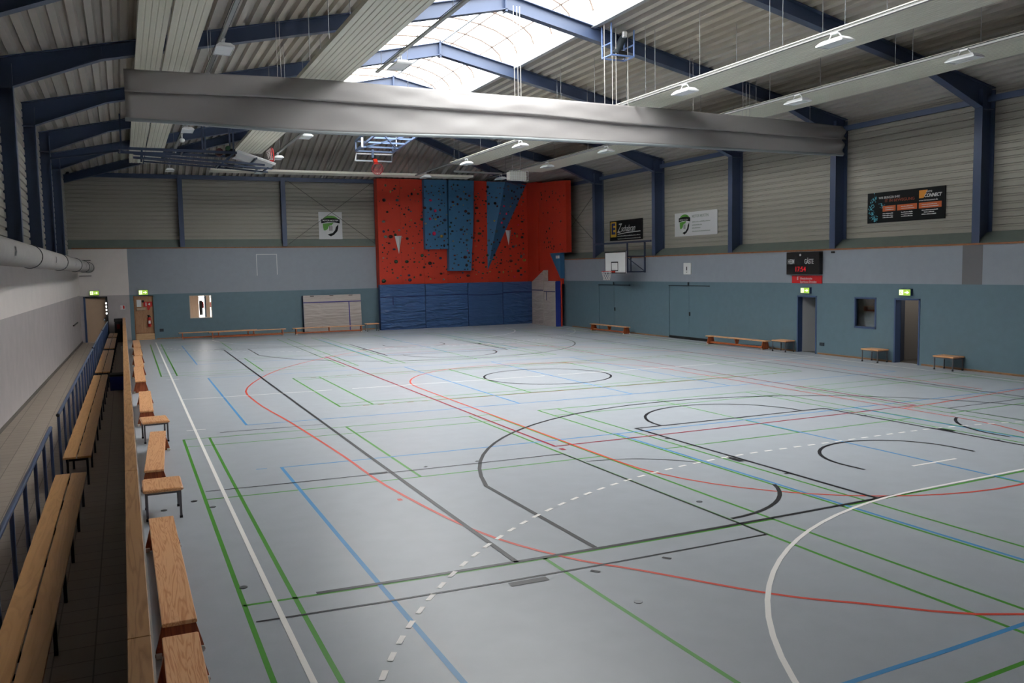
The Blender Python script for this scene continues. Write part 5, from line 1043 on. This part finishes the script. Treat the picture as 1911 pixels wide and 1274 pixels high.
# ------------------------------------------------------------------ gym benches and box stools
M_pine = wood('bench_pine', (200, 130, 80), (226, 172, 124), 0.4, scale=9); M_pine2 = wood('bench_pine_orange', (132, 58, 26), (166, 84, 42), 0.5, scale=6, axis='Z'); M_pine3 = wood('bench_pine_beam', (138, 64, 30), (170, 90, 48), 0.45)
M_foot = mat('rubber_foot_white', (222, 218, 210), 0.5)
def gym_bench(L):
    """long balance bench along its own y axis, seat on top, narrow beam below"""
    t = thing('gym_bench', '-', 'bench'); h = L/2
    g = G(); g.rbox((-0.13, -h, 0.30), (0.13, h, 0.332), M_pine, 0.006); g.build('seat', t)
    for s in (-1, 1):
        y = s*(h-0.16); g = G(); g.prism([(-0.19, 0.015), (0.19, 0.015), (0.115, 0.30), (-0.115, 0.30)], 'y', y-0.02, y+0.02, M_pine2); lg = g.build('leg', t)
        for x in (-0.16, 0.16): g = G(); g.rbox((x-0.025, y-0.035, 0), (x+0.025, y+0.035, 0.05), M_foot, 0.006); g.build('rubber_foot', lg, 'white rubber foot')
    g = G(); g.prism([(-0.05, 0.11), (0.05, 0.11), (0.115, 0.30), (-0.115, 0.30)], 'y', -0.018, 0.018, M_pine2); g.build('brace', t)
    g = G(); g.rbox((-0.05, -h+0.18, 0.05), (0.05, h-0.18, 0.11), M_pine3, 0.006); g.build('beam', t)
    g = G(); g.bar((-0.0, h-0.02, 0.285), (0, h+0.03, 0.27), 0.16, 0.012, M_black); g.build('hook', t, 'black hanging hook')
    return t
def box_stool():
    t = thing('box_stool', '-', 'stool'); g = G(); M_st = M_pine
    g.rbox((-0.235, -0.34, 0.355), (0.235, 0.34, 0.40), M_pine, 0.015); g.build('seat', t)
    M_tube = mat('stool_tube', (104, 104, 108), 0.4, metal=0.4); g = G()
    for s in (-1, 1): g.box((s*0.19-0.012, -0.3, 0.325), (s*0.19+0.012, 0.3, 0.355), M_tube); g.box((-0.2, s*0.29-0.012, 0.325), (0.2, s*0.29+0.012, 0.355), M_tube)
    g.build('seat_frame', t)
    for sx in (-1, 1):
        for sy in (-1, 1):
            g = G(); g.box((sx*0.195-0.014, sy*0.295-0.014, 0.02), (sx*0.195+0.014, sy*0.295+0.014, 0.355), M_tube); lg = g.build('leg', t)
            g = G(); g.box((sx*0.195-0.018, sy*0.295-0.018, 0), (sx*0.195+0.018, sy*0.295+0.018, 0.03), M_black); g.build('foot_cap', lg, 'black foot cap')
    return t
gbn = 'pine gym benches'; gst = 'small pine box stools'
proto = gym_bench(3.25); proto.location = (-0.875, 6.66, 0); proto.rotation_euler = (0, 0, math.radians(0.2))
proto['label'] = 'pine gym bench along the barrier, second from the camera, its near end behind another bench'; proto['group'] = gbn
for x, y, rz, lb in ((-0.88, 3.15, 0.0, 'pine gym bench nearest the camera, cut by the lower edge of the picture'),
                     (-0.79, 12.5, -2.9, 'pine gym bench standing askew between the two barrier stools'),
                     (-0.81, 18.35, -0.6, 'pine gym bench partly hidden behind the farther barrier stool'),
                     (19.6, 32.9, 0.6, 'pine gym bench on the right under the wall basketball board'),
                     (19.58, 23.65, 3.0, 'pine gym bench on the right ending at a box stool before the scoreboard doorway')):
    dup(proto, (x, y, 0), math.radians(rz), lb, gbn)
p2 = gym_bench(3.85); p2.location = (-0.84, 24.1, 0); p2['label'] = 'pine gym bench against the barrier, first of the far line, orange end towards the camera'; p2['group'] = gbn
for x, y, lb in ((-0.80, 28.0, 'pine gym bench against the barrier, second of the far line'), (-0.76, 32.0, 'pine gym bench against the barrier, third of the far line'), (-0.74, 36.0, 'pine gym bench against the barrier, last of the far line')):
    dup(p2, (x, y, 0), 0, lb, gbn)
p3 = gym_bench(3.6); p3.location = (2.98, 41.75, 0); p3.rotation_euler = (0, 0, math.radians(90)); p3['label'] = 'gym bench under the bright inner window on the far wall, leftmost and rearmost'; p3['group'] = gbn
dup(p3, (4.3, 41.3, 0), math.radians(90), 'gym bench at the far wall standing in front of the leftmost one', gbn)
dup(p3, (8.24, 41.3, 0), math.radians(90), 'gym bench at the far wall in front of the leaning beige mat', gbn)
st = box_stool(); st.location = (-0.81, 9.7, 0); st['label'] = 'pine box stool at the barrier, nearer of the two'; st['group'] = gst
for x, y, rz, lb in ((-0.73, 15.15, 3, 'pine box stool at the barrier, farther of the two, pale worn seat'), (10.46, 41.3, 90, 'box stool at the far wall beside the leftmost blue crash mat'),
                     (19.76, 21.38, 4, 'box stool on the right at the end of a gym bench near the scoreboard doorway'), (19.76, 17.36, 0, 'box stool on the right below the dark window'),
                     (19.78, 14.78, 0, 'box stool on the right, standing alone past the last doorway')):
    dup(st, (x, y, 0), math.radians(rz), lb, gst)

# ------------------------------------------------------------------ air duct
t = thing('air_duct', 'fat grey fabric air duct running high along the left wall', 'air duct', (0, 0, 3.47))
dx = lambda y: -2.83+(y-13)*0.0125
g = G(); n = 20; R = 0.225; ys = [YN+0.5]+[6+i*2.0 for i in range(18)]+[41.6]; vs = []
for y in ys:
    for k in range(n): a = 2*math.pi*k/n; vs.append((dx(y)+R*math.cos(a), y, R*math.sin(a)))
fs = [(i*n+k, i*n+(k+1) % n, (i+1)*n+(k+1) % n, (i+1)*n+k) for i in range(len(ys)-1) for k in range(n)]; g.raw(vs, fs, M_duct, True); g.raw(vs[-n:], [tuple(range(n))], M_duct); g.build('duct_tube', t)
yj = [10.2, 17.3, 24.4, 31.2, 36.6, 40.4]
for y in yj: g = G(); g.ring((dx(y), y, 0), R+0.004, 0.013, mat('duct_ring', (52, 54, 56), 0.6), (0, 1, 0), 28); g.build('joint_ring', t, 'dark joint ring')
M_slot = mat('duct_outlet', (70, 70, 72), 0.6)
for y in (13.2, 20.7, 28.0, 34.2, 38.6):
    g = G(); x = dx(y); a0 = math.radians(8)
    for q0, q1, r_, m in ((-0.35, 0.28, R+0.003, M_slot), (-0.5, -0.36, R+0.01, M_duct)):
        g.raw([(x+r_*math.cos(a), y+dy, r_*math.sin(a)) for dy, a in ((-0.12, q0), (0.12, q0), (0.12, (q0+q1)/2), (0.12, q1), (-0.12, q1), (-0.12, (q0+q1)/2))], [(0, 1, 2, 5), (5, 2, 3, 4)], m)
    g.build('outlet', t, 'small dark air outlet')
for y in (12, 22, 32, 41):
    g = G(); g.bar((LW(y)-0.05, y, 0.12), (dx(y), y, 0.12), 0.02, 0.03, M_black); g.build('bracket', t)
t = thing('wall_bracket', 'pair of dark bars sticking out of the far wall around the duct end', 'bracket', (-2.75, YF, 3.5))
for z in (0.32, -0.4): g = G(); g.tube((-0.2, -0.06, z), (0.32, -0.06, z), 0.014, M_black); g.tube((0.0, 0, z), (0, -0.06, z), 0.014, M_black); g.build('bar', t)

# ------------------------------------------------------------------ heating panels under the roof
def hot_panel(x0, x1, y0, y1, z, ngr, label, wires, axis='y', name='ceiling_heating_panel'):
    """flat ribbed panel with folded-up sides hung on wires"""
    t = thing(name, label, 'heating panel', (x0, y0, z), 0, 'cream ribbed heating panels under the roof'); W = x1-x0; L = y1-y0
    w, l = (W, L) if axis == 'y' else (L, W); g = G(); P = [(0, 0.1), (0, 0)]
    for i in range(ngr):
        c = w*(i+1)/(ngr+1); P += [(c-0.018, 0), (c-0.008, 0.014), (c+0.008, 0.014), (c+0.018, 0)]
    P += [(w, 0), (w, 0.1)]; vs = []
    for a, zz in P: vs += [(a, 0, zz), (a, l, zz)] if axis == 'y' else [(0, a, zz), (l, a, zz)]
    fs = [(2*i, 2*i+1, 2*i+3, 2*i+2) if axis != 'y' else (2*i, 2*i+2, 2*i+3, 2*i+1) for i in range(len(P)-1)]; g.raw(vs, fs, M_panel)
    g.box((0.005, 0.005, 0.045), (W-0.005, L-0.005, 0.068), M_panel); g.build('panel_body', t)
    k = 0
    for y in wires:
        for xx in ((0.06, W-0.06) if axis == 'y' else (0.1,)):
            X, Y = (x0+xx, y) if axis == 'y' else (y, y0+0.3); zt = min(deck_z(X), 7.75+0.335*(42.9-Y))-0.02
            lx, ly = X-x0, Y-y0
            if 6 < X < 11: zt = 9.9
            g = G(); g.tube((lx, ly, 0.06), (lx, ly, zt-z), 0.007, M_zinc, 5); g.build('hanger_wire', t)
yw = [5.5, 8.2, 11.4, 13.2, 16.2, 18.2, 21.5, 24.0, 27.0, 29.0]
hot_panel(-0.64, -0.12, 1.0, 37.2, 7.70, 4, 'narrow cream ceiling heating panel, leftmost under the roof', yw+[33.5])
hot_panel(-0.07, 0.52, 1.0, 37.2, 7.70, 4, 'narrow cream ceiling heating panel beside the leftmost one', yw+[33.5])
hot_panel(2.97, 4.06, 1.0, 33.0, 7.70, 8, 'broad cream ceiling heating panel left of the skylight', yw)
hot_panel(12.33, 13.6, 1.0, 34.2, 7.70, 11, 'broad cream ceiling heating panel right of the skylight', yw+[30.8])
hot_panel(16.3, 17.75, 1.0, 36.0, 7.70, 11, 'broad cream ceiling heating panel rightmost, nearest the right wall', yw+[32])
hot_panel(2.7, 15.3, 38.9, 39.9, 7.70, 8, 'cream heating panel lying crosswise before the far wall', [3.2, 5.4, 7.6, 9.8, 12.0, 13.8], 'x')
# ------------------------------------------------------------------ light tracks and floodlights
M_refl = mat('lamp_reflector', (226, 228, 230), 0.3); M_trk = mat('track_grey', (150, 150, 150), 0.4, metal=0.5); M_tube_l = mat('lamp_glass', (235, 238, 240), 0.2)
def track(x, y0, y1, z, label):
    t = thing('lighting_track', label, 'lighting track', (x, y0, z), 0, 'steel lighting tracks'); L = y1-y0
    g = G(); g.box((-0.035, 0, 0), (0.035, L, 0.045), M_trk); g.build('track_rail', t)
    g = G(); g.tube((0.05, 0, 0.03), (0.05, L, 0.03), 0.008, M_seam, 5); g.tube((-0.05, 0, 0.05), (-0.05, L, 0.05), 0.008, M_seam, 5); g.build('cable', t)
    n = max(2, int(L/4.9)+1)
    for i in range(n):
        y = 0.4+(L-0.8)*i/(n-1); zt = min(deck_z(x), 7.75+0.335*(42.9-(y0+y)))-0.02; zt = min(zt, 9.9) if 6 < x < 11 else zt
        g = G(); g.tube((0, y, 0.04), (0, y, zt-z), 0.006, M_zinc, 5); g.build('hanger_wire', t)
track(0.87, 3.0, 38.0, 7.62, 'steel lighting track beside the leftmost heating panels')
track(4.48, 3.0, 17.8, 7.62, 'steel lighting track crossing before the skylight, near part')
track(4.55, 19.6, 38.0, 7.62, 'steel lighting track left of the skylight, beyond the curtain')
track(12.1, 3.0, 38.4, 7.62, 'steel lighting track along the broad panel right of the skylight')
track(15.95, 3.0, 38.6, 7.62, 'steel lighting track along the rightmost heating panel')
def lamp():
    t = thing('floodlight', '-', 'ceiling light')
    g = G(); vs = [(-0.17, -0.36, 0), (0.17, -0.36, 0), (0.17, 0.36, 0), (-0.17, 0.36, 0), (-0.1, -0.27, 0.07), (0.1, -0.27, 0.07), (0.1, 0.27, 0.07), (-0.1, 0.27, 0.07)]
    g.raw(vs, [(4, 5, 6, 7), (0, 1, 5, 4), (1, 2, 6, 5), (2, 3, 7, 6), (3, 0, 4, 7)], M_refl)
    for a, b in (((-0.17, -0.36), (0.17, -0.35)), ((-0.17, 0.35), (0.17, 0.36)), ((-0.17, -0.36), (-0.16, 0.36)), ((0.16, -0.36), (0.17, 0.36))): g.box((a[0], a[1], -0.03), (b[0], b[1], 0), M_refl)
    g.build('reflector', t); g = G(); g.box((-0.158, -0.345, -0.018), (0.158, 0.345, -0.012), M_tube_l); g.build('lamp_glass', t, 'pale lamp glass')
    g = G(); g.tube((0, -0.16, 0.1), (0, -0.08, 0.19), 0.012, M_refl); g.tube((0, 0.16, 0.1), (0, 0.08, 0.19), 0.012, M_refl); g.box((-0.03, -0.1, 0.17), (0.03, 0.1, 0.2), M_refl); g.build('bracket', t); return t
lp = lamp(); first = True
NM = {11.35: 'nearest', 16.2: 'just before the curtain', 26.3: 'first beyond the curtain', 31.8: 'second beyond the curtain', 36.9: 'farthest'}
for x, nm, yy, z in ((0.90, 'left lighting track', (15.96, 26.2, 32.4, 37.0), 7.42), (4.50, 'track left of the skylight', (16.1, 26.4, 31.9, 36.9), 7.42), (12.08, 'track right of the skylight', (11.35, 16.4, 26.3, 31.6, 36.9), 7.42), (15.85, 'rightmost lighting track', (11.4, 16.5, 26.7, 31.7, 36.7), 7.42)):
    for y in yy:
        k = min(NM, key=lambda a: abs(a-y)); lb = 'white floodlight on the %s, %s' % (nm, NM[k])
        if first: lp.location = (x, y, z); lp['label'] = lb; lp['group'] = 'white floodlights on the tracks'; first = False
        else: dup(lp, (x, y, z), 0, lb, 'white floodlights on the tracks')
t = thing('motion_detector', 'small white round detector on the left lighting track', 'sensor', (0.87, 28.3, 7.42)); g = G(); g.tube((0, 0, 0.05), (0, 0, 0.2), 0.02, M_wht); g.build('stem', t); g = G(); g.ball((0, 0, 0), 0.09, M_wht, (1, 1, 0.8), 12, 6); g.build('head', t)
t = thing('caged_loudspeaker', 'white caged loudspeaker box hanging before the climbing wall top', 'loudspeaker', (15.45, 34.0, 7.05))
G().rbox((-0.42, -0.2, 0), (0.42, 0.2, 0.38), mat('speaker_cream', (200, 198, 192), 0.5), 0.03).build('box_body', t)
g = G()
for i in range(9): g.tube((-0.46+0.115*i, -0.26, -0.03), (-0.46+0.115*i, -0.26, 0.4), 0.009, M_wht, 6)
for z in (-0.03, 0.18, 0.4): g.tube((-0.47, -0.26, z), (0.47, -0.26, z), 0.009, M_wht, 6)
g.build('wire_cage', t)
g = G(); G().tube((-0.2, 0, 0.38), (-0.2, 0, 1.79), 0.012, M_zinc).build('hanger', t); G().tube((0.2, 0, 0.38), (0.2, 0, 1.70), 0.012, M_zinc).build('hanger', t)
t = thing('cross_beam', 'grey horizontal steel beam between the two right heating panels', 'steel beam', (13.3, 36.4, 7.66)); G().bar((0, 0, 0), (3.1, 0.3, 0), 0.05, 0.08, M_trk).build('beam_body', t)
for x, zt in ((0.3, 9.22), (2.8, 8.66)): G().tube((x, x*0.1, 0), (x, x*0.1, zt-7.66), 0.01, M_zinc).build('hanger_wire', t)

# ------------------------------------------------------------------ divider curtain, raised
M_cur = mat('curtain_vinyl', (154, 150, 149), 0.4, bump=0.25, bscale=1.6, stretch=(1, 1, 1.5)); M_cur2 = mat('curtain_vinyl_lower', (158, 154, 153), 0.38, bump=0.25, bscale=1.2, stretch=(1, 1, 1.5))
def keyf(ks, x):
    for (a, b), (c, d) in zip(ks, ks[1:]):
        if a <= x <= c: u = (x-a)/(c-a); u = u*u*(3-2*u); return b+(d-b)*u
    return ks[-1][1] if x > ks[-1][0] else ks[0][1]
topz = [(-0.9, 7.56), (3.4, 7.63), (8.6, 7.57), (12.5, 7.52), (16.5, 7.45), (20.0, 7.36)]; botz = [(-0.9, 6.49), (3.4, 6.40), (8.6, 6.49), (12.5, 6.49), (20.0, 6.47)]; midz = [(-0.9, 7.12), (2.5, 7.18), (5, 7.16), (8.6, 7.15), (12.5, 7.05), (20.0, 6.98)]
rnd = random.Random(3); N = 160
nz = lambda x, f, p: math.sin(x*f+p)
def curtain_layer(zt, zb, y_top, y_mid, y_bot, amp, back):   # smooth hanging sheet with a little depth
    vs = []; K = 10
    for i in range(N+1):
        x = -0.88+20.86*i/N; a, b = keyf(zt, x), keyf(zb, x); e = min(1, (19.98-x)/1.2)
        for k in range(K+1):
            u = k/K; z = a+(b-a)*u; y = y_top+(y_mid-y_top)*math.sin(math.pi*u*0.5)**1.5 if u < 0.6 else None
            bulge = math.sin(math.pi*u); y = y_top*(1-u)+y_bot*u - (y_top-y_mid)*bulge
            y += amp*bulge*(0.5*nz(x, 1.1, u*3)+0.3*nz(x, 2.7, 2-u*5)+0.2*nz(x, 5.3, u*7))+(1-e)*0.06*nz(u, 9, x)
            vs.append((x, y, z))
        for k in range(K, -1, -1): p = vs[-1-2*(K-k)] if False else None
    n = K+1; fs = [(i*n+k, (i+1)*n+k, (i+1)*n+k+1, i*n+k+1) for i in range(N) for k in range(K)]
    m = len(vs); vs2 = [(x, y+back, z) for x, y, z in vs]; fs2 = [(m+a, m+d, m+c, m+b) for a, b, c, d in fs]
    ed = [(i*n, m+i*n, m+(i+1)*n, (i+1)*n) for i in range(N)]+[(i*n+K, (i+1)*n+K, m+(i+1)*n+K, m+i*n+K) for i in range(N)]+[(k, k+1, m+k+1, m+k) for k in range(K)]+[(N*n+k, m+N*n+k, m+N*n+k+1, N*n+k+1) for k in range(K)]
    return vs+vs2, fs+fs2+ed
cu = thing('divider_curtain', 'huge grey divider curtain gathered up below the roof', 'curtain', (0, 0, 0))
v, f = curtain_layer(midz, botz, 18.97, 18.965, 18.92, 0.022, 0.05); g = G(); g.raw(v, f, M_cur2, True); g.build('lower_fold', cu)
mz2 = [(a, b-0.05) for a, b in midz]; v, f = curtain_layer(topz, mz2, 18.93, 18.92, 18.86, 0.022, 0.05); g = G(); g.raw(v, f, M_cur, True); g.build('upper_fold', cu)
g = G(); pts = [(-0.9+20.85*i/20) for i in range(21)]
for a, b in zip(pts, pts[1:]): g.tube((a, 18.95, keyf(botz, a)-0.01), (b, 18.95, keyf(botz, b)-0.01), 0.045, mat('curtain_tube_cover', (140, 146, 148), 0.4) if a < -0.8 else g.mats[0], 12)
g.build('bottom_tube', cu, 'grey bottom tube')
g = G(); M_cable = mat('curtain_cable', (178, 174, 170), 0.4, metal=0.3)
for x in (0.9, 2.42, 2.5, 5.6, 8.52, 8.62, 8.7, 11.25, 11.5, 11.62, 12.0, 14.2, 16.0, 16.12, 16.25, 18.6):
    G().tube((x, 18.96, keyf(topz, x)-0.02), (x, 18.96, (9.88 if 6 < x < 11 else deck_z(x)-0.03)), 0.011 if 8 < x < 12.5 else 0.006, M_cable, 6).build('hanging_cable', cu)
t = thing('curtain_hoist', 'pale blue tubular cage with curtain motor under the roof right of the skylight', 'hoist', (11.35, 18.75, 8.82))
g = G(); M_hoist = mat('hoist_blue', (96, 120, 170), 0.4)
for x in (0, 0.72):
    for y in (0, 0.5): g.tube((x, y, 0), (x, y, 0.85 if x < .4 else 0.72), 0.025, M_hoist)
for z in (0.0, 0.32):
    g.tube((0, 0, z), (0, 0.5, z), 0.025, M_hoist); g.tube((0.72, 0, z), (0.72, 0.5, z), 0.025, M_hoist)
    if z == 0: g.tube((0, 0, z), (0.72, 0, z), 0.025, M_hoist); g.tube((0, 0.5, z), (0.72, 0.5, z), 0.025, M_hoist)
g.build('cage', t); g = G(); g.tube((0.3, 0.25, 0.1), (0.55, 0.25, 0.6), 0.1, M_seam, 12); g.rbox((0.3, 0.15, 0.02), (0.6, 0.38, 0.18), M_black, 0.02); g.build('motor', t, 'dark drive motor'); G().rbox((0.42, 0.05, 0.52), (0.54, 0.14, 0.68), M_wht, 0.01).build('switch_box', t)
# ------------------------------------------------------------------ basketball boards
M_hoop = mat('hoop_orange', (198, 44, 24), 0.4); M_net = mat('net_white', (196, 190, 186), 0.7); M_lb = mat('rig_light_blue', (118, 138, 174), 0.4); M_rig = mat('rig_blue', (48, 60, 84), 0.4)
def net(g, c, ax, r0, r1, L, m, n=10):
    ax = Vector(ax).normalized(); a = ax.orthogonal().normalized(); b = ax.cross(a); c = Vector(c)
    P = lambda k, j, J=4: c + ax*L*j/J + (a*math.cos(2*math.pi*(k+0.5*(j % 2))/n)+b*math.sin(2*math.pi*(k+0.5*(j % 2))/n))*(r0+(r1-r0)*j/J)
    for j in range(4):
        for k in range(n):
            g.tube(P(k, j), P(k, j+1), 0.006, m, 4); g.tube(P(k, j), P(k-1 if j % 2 == 0 else k+1, j+1), 0.006, m, 4)
# wall board, right
t = thing('basketball_backboard', 'white wall-mounted basketball board on blue swing frame, right wall', 'basketball goal', (0, 0, 0)); XBd = 18.95; ya, yb = 30.35, 32.15; za, zb = 2.76, 3.72
G().box((XBd, ya, za), (XBd+0.035, yb, zb), M_wht).build('board', t)
g = G()
def rim_rect(y0, y1, z0, z1, wd, x):
    for a, b in (((y0, z0), (y1, z0+wd)), ((y0, z1-wd), (y1, z1)), ((y0, z0), (y0+wd, z1)), ((y1-wd, z0), (y1, z1))): g.box((x-0.003, a[0], a[1]), (x, b[0], b[1]), M_black)
rim_rect(ya, yb, za, zb, 0.04, XBd); rim_rect(31.0, 31.6, 2.86, 3.28, 0.045, XBd); g.build('board_lines', t, 'black border and target square')
g = G(); g.ring((XBd-0.42, 31.3, 2.86), 0.23, 0.012, M_hoop, n=24); g.box((XBd-0.2, 31.24, 2.8), (XBd-0.003, 31.36, 2.87), M_hoop); hp = g.build('hoop', t, 'orange hoop'); g = G(); net(g, (XBd-0.42, 31.3, 2.85), (0, 0, -1), 0.22, 0.13, 0.38, M_net); g.build('net', hp, 'white net')
g = G()
for y in (30.5, 31.95):
    for z in (2.82, 3.5): g.bar((XBd+0.035, y, z), (XR+0.3 if z > 3.46 else XR, y, z), 0.05, 0.05, M_rig)
    g.bar((XBd+0.06, y, 2.78), (XBd+0.06, y, 3.6), 0.05, 0.05, M_rig)
g.bar((XR-0.03, 30.5, 2.78), (XR-0.03, 30.5, 4.18), 0.06, 0.06, M_rig, up=(0, 1, 0)); g.bar((XR-0.03, 31.95, 2.78), (XR-0.03, 31.95, 4.18), 0.06, 0.06, M_rig, up=(0, 1, 0))
g.bar((XBd+0.08, 30.5, 3.5), (XR-0.04, 30.5, 2.84), 0.03, 0.03, M_rig); g.bar((XR-0.03, 30.0, 4.16), (XR-0.03, 35.0, 4.16), 0.06, 0.08, M_rig)
g.bar((XBd+0.35, 30.5, 2.82), (XBd+0.35, 30.5, 3.5), 0.04, 0.04, M_rig, up=(0, 1, 0)); g.build('swing_frame', t, 'blue steel frame'); G().box((XBd+0.1, 31.2, 2.95), (XBd+0.3, 31.9, 3.45), M_rig).build('drive_box', t)
# ceiling goal folded up in the middle
t = thing('ceiling_basketball_goal', 'folded-up ceiling basketball goal with clear board and light blue frame in the centre', 'basketball goal', (9.3, 35.6, 8.0))
M_acr = glass('acrylic_board', (0.75, 0.74, 0.73), 0.05)
def F(x, y, z): return (x-9.3, y-35.6, z-8.0)
g = G(); A, B, C, D = F(8.42, 35.55, 7.90), F(10.06, 35.55, 7.90), F(10.3, 36.25, 8.30), F(8.66, 36.25, 8.30)
g.raw([A, B, C, D], [(0, 1, 2, 3)], M_acr); g.build('board', t, 'clear acrylic board'); g = G()
for p, q, m, r in ((D, C, M_wht, 0.03), (A, B, M_lav, 0.03), (A, D, M_wht, 0.025), (B, C, M_lav, 0.025)): g.bar(p, q, r*2, r*2, m)
g.build('board_frame', t, 'white board frame')
g = G(); g.bar(F(9.28, 35.52, 7.95), F(9.28, 35.3, 7.78), 0.16, 0.12, M_hoop); g.ring(F(9.3, 35.2, 7.52), 0.24, 0.014, mat('hoop_crimson', (150, 24, 40), 0.4), (0.15, 1, 0.25), 24); hp = g.build('hoop', t, 'red hoop')
g = G(); net(g, F(9.3, 35.2, 7.58), (0.0, -0.25, -1), 0.2, 0.12, 0.3, mat('net_red', (150, 60, 60), 0.7)); g.build('net', hp, 'red and white net')
g = G()
for x0, x1 in ((8.65, 8.75), (10.35, 10.55)):
    for dz in (0.0, 0.42): g.bar(F(x0, 36.3, 8.42+dz), F(x1, 31.2, 8.85+dz), 0.08, 0.08, M_lb)
    g.bar(F(x0, 36.3, 8.42), F(x0, 36.3, 8.84), 0.06, 0.06, M_lb, up=(0, 1, 0)); g.bar(F(x1, 31.2, 8.85), F(x1, 31.2, 9.6), 0.07, 0.07, M_lb, up=(0, 1, 0))
for i in range(7):
    u = i/6; y = 36.3-5.1*u; z = 8.42+0.43*u; g.bar(F(8.65+0.1*u, y, z), F(10.35+0.2*u, y, z), 0.07, 0.07, M_lb)
    if i % 2 == 0: g.bar(F(8.65+0.1*u, y, z+0.42), F(10.35+0.2*u, y, z+0.42), 0.05, 0.05, M_lb)
g.bar(F(8.7, 35.8, 8.46), F(10.4, 32.5, 8.74), 0.05, 0.05, M_lb); g.bar(F(10.4, 35.8, 8.46), F(8.7, 32.5, 8.74), 0.05, 0.05, M_lb)
g.bar(F(9.3, 35.9, 8.1), F(9.3, 35.9, 8.45), 0.1, 0.06, M_lb, up=(0, 1, 0)); g.build('lattice_frame', t, 'light blue steel frame')
g = G(); g.tube(F(8.5, 34.6, 8.35), F(8.5, 34.6, 8.75), 0.05, M_wht); g.tube(F(10.1, 34.9, 8.5), F(10.1, 34.9, 8.95), 0.03, M_wht); g.build('cable_drum', t, 'white cable drum')
# ceiling goal folded up on the left
t = thing('ceiling_basketball_goal', 'folded-up ceiling basketball goal with dark blue frame and tilted white board, upper left', 'basketball goal', (1.2, 29.0, 7.0))
def F(x, y, z): return (x-1.2, y-29.0, z-7.0)
g = G()
for y in (28.6, 29.6):
    g.bar(F(-1.05, y, 7.14), F(2.6, y, 7.12), 0.08, 0.08, M_rig); g.bar(F(-0.6, y, 6.98), F(3.5, y, 6.74), 0.07, 0.07, M_rig); g.bar(F(-0.3, y, 6.86), F(2.5, y, 6.70), 0.05, 0.05, M_rig); g.bar(F(2.3, y, 6.72), F(3.75, y, 6.62), 0.05, 0.05, M_rig)
    g.bar(F(-0.35, y, 7.15), F(-0.35, y, 6.84), 0.06, 0.06, M_rig, up=(0, 1, 0)); g.bar(F(2.05, y, 6.7), F(2.5, y, 7.1), 0.05, 0.05, M_rig)
    for x, zt in ((-0.95, deck_z(-0.95)), (1.6, deck_z(1.6)), (2.5, deck_z(2.5))): g.bar(F(x, y, 7.1), F(x, y, zt-0.02), 0.05, 0.05, M_rig, up=(0, 1, 0))
for x, z in ((-1.0, 7.14), (0.9, 7.13), (2.5, 7.1), (0.4, 6.92), (2.9, 6.76), (3.6, 6.65), (2.0, 6.72)): g.bar(F(x, 28.6, z), F(x, 29.6, z), 0.05, 0.05, M_rig)
g.build('folding_frame', t, 'dark blue folding frame')
g = G(); g.tube(F(2.1, 29.1, 7.2), F(2.1, 29.4, 7.2), 0.13, mat('motor_maroon', (84, 44, 40), 0.5), 12); g.rbox(F(2.3, 28.9, 7.05), F(2.6, 29.3, 7.3), M_black, 0.02); g.tube(F(2.35, 28.8, 7.3), F(2.35, 29.0, 7.3), 0.08, mat('pulley_green', (50, 90, 60), 0.5), 10); g.build('drive_motor', t, 'maroon and black drive')
g = G(); a, b = Vector(F(2.62, 28.4, 7.2)), Vector(F(3.85, 28.4, 6.80)); nrm = Vector((-0.3, 0, -0.95)).normalized()
vs = [tuple(p+Vector((0, dy, 0))+nrm*k) for k in (0, 0.04) for p, dy in ((a, 0), (b, 0), (b, 1.7), (a, 1.7))]; g.raw(vs, [(0, 1, 2, 3), (7, 6, 5, 4), (0, 4, 5, 1), (1, 5, 6, 2), (2, 6, 7, 3), (3, 7, 4, 0)], M_wht); g.build('board', t, 'white board')
g = G(); nrm2 = nrm*0.06
for s0, s1 in ((0.05, 1.65),): g.bar(a+nrm2+Vector((0, s0, 0)), b+nrm2+Vector((0, s0, 0)), 0.03, 0.04, M_wht); g.bar(a+nrm2+Vector((0, s1, 0)), b+nrm2+Vector((0, s1, 0)), 0.03, 0.04, M_wht)
c = (a+b)/2+nrm2; g.bar(c, c+Vector((0, 1.6, 0)), 0.05, 0.05, M_rig); g.build('board_frame', t)
g = G(); hc = Vector(F(3.82, 28.9, 7.14)); g.ring(hc, 0.23, 0.016, mat('hoop_red', (214, 24, 24), 0.4), (1, 0, 0.1), 24); g.bar(Vector(F(3.75, 28.9, 6.84)), Vector(F(3.78, 28.9, 6.95)), 0.14, 0.1, g.mats[0]); hp = g.build('hoop', t, 'bright red hoop')
g = G(); net(g, hc, (-1, 0, -0.35), 0.22, 0.16, 0.16, M_net); g.build('net', hp, 'white net')
g = G(); g.bar((-3.08, 29.75, 6.88), (-1.0, 29.1, 7.12), 0.04, 0.06, M_rig); tag(g.build('support_strut'), 'thin blue strut from the left columns to the folded goal', 'steel arm')
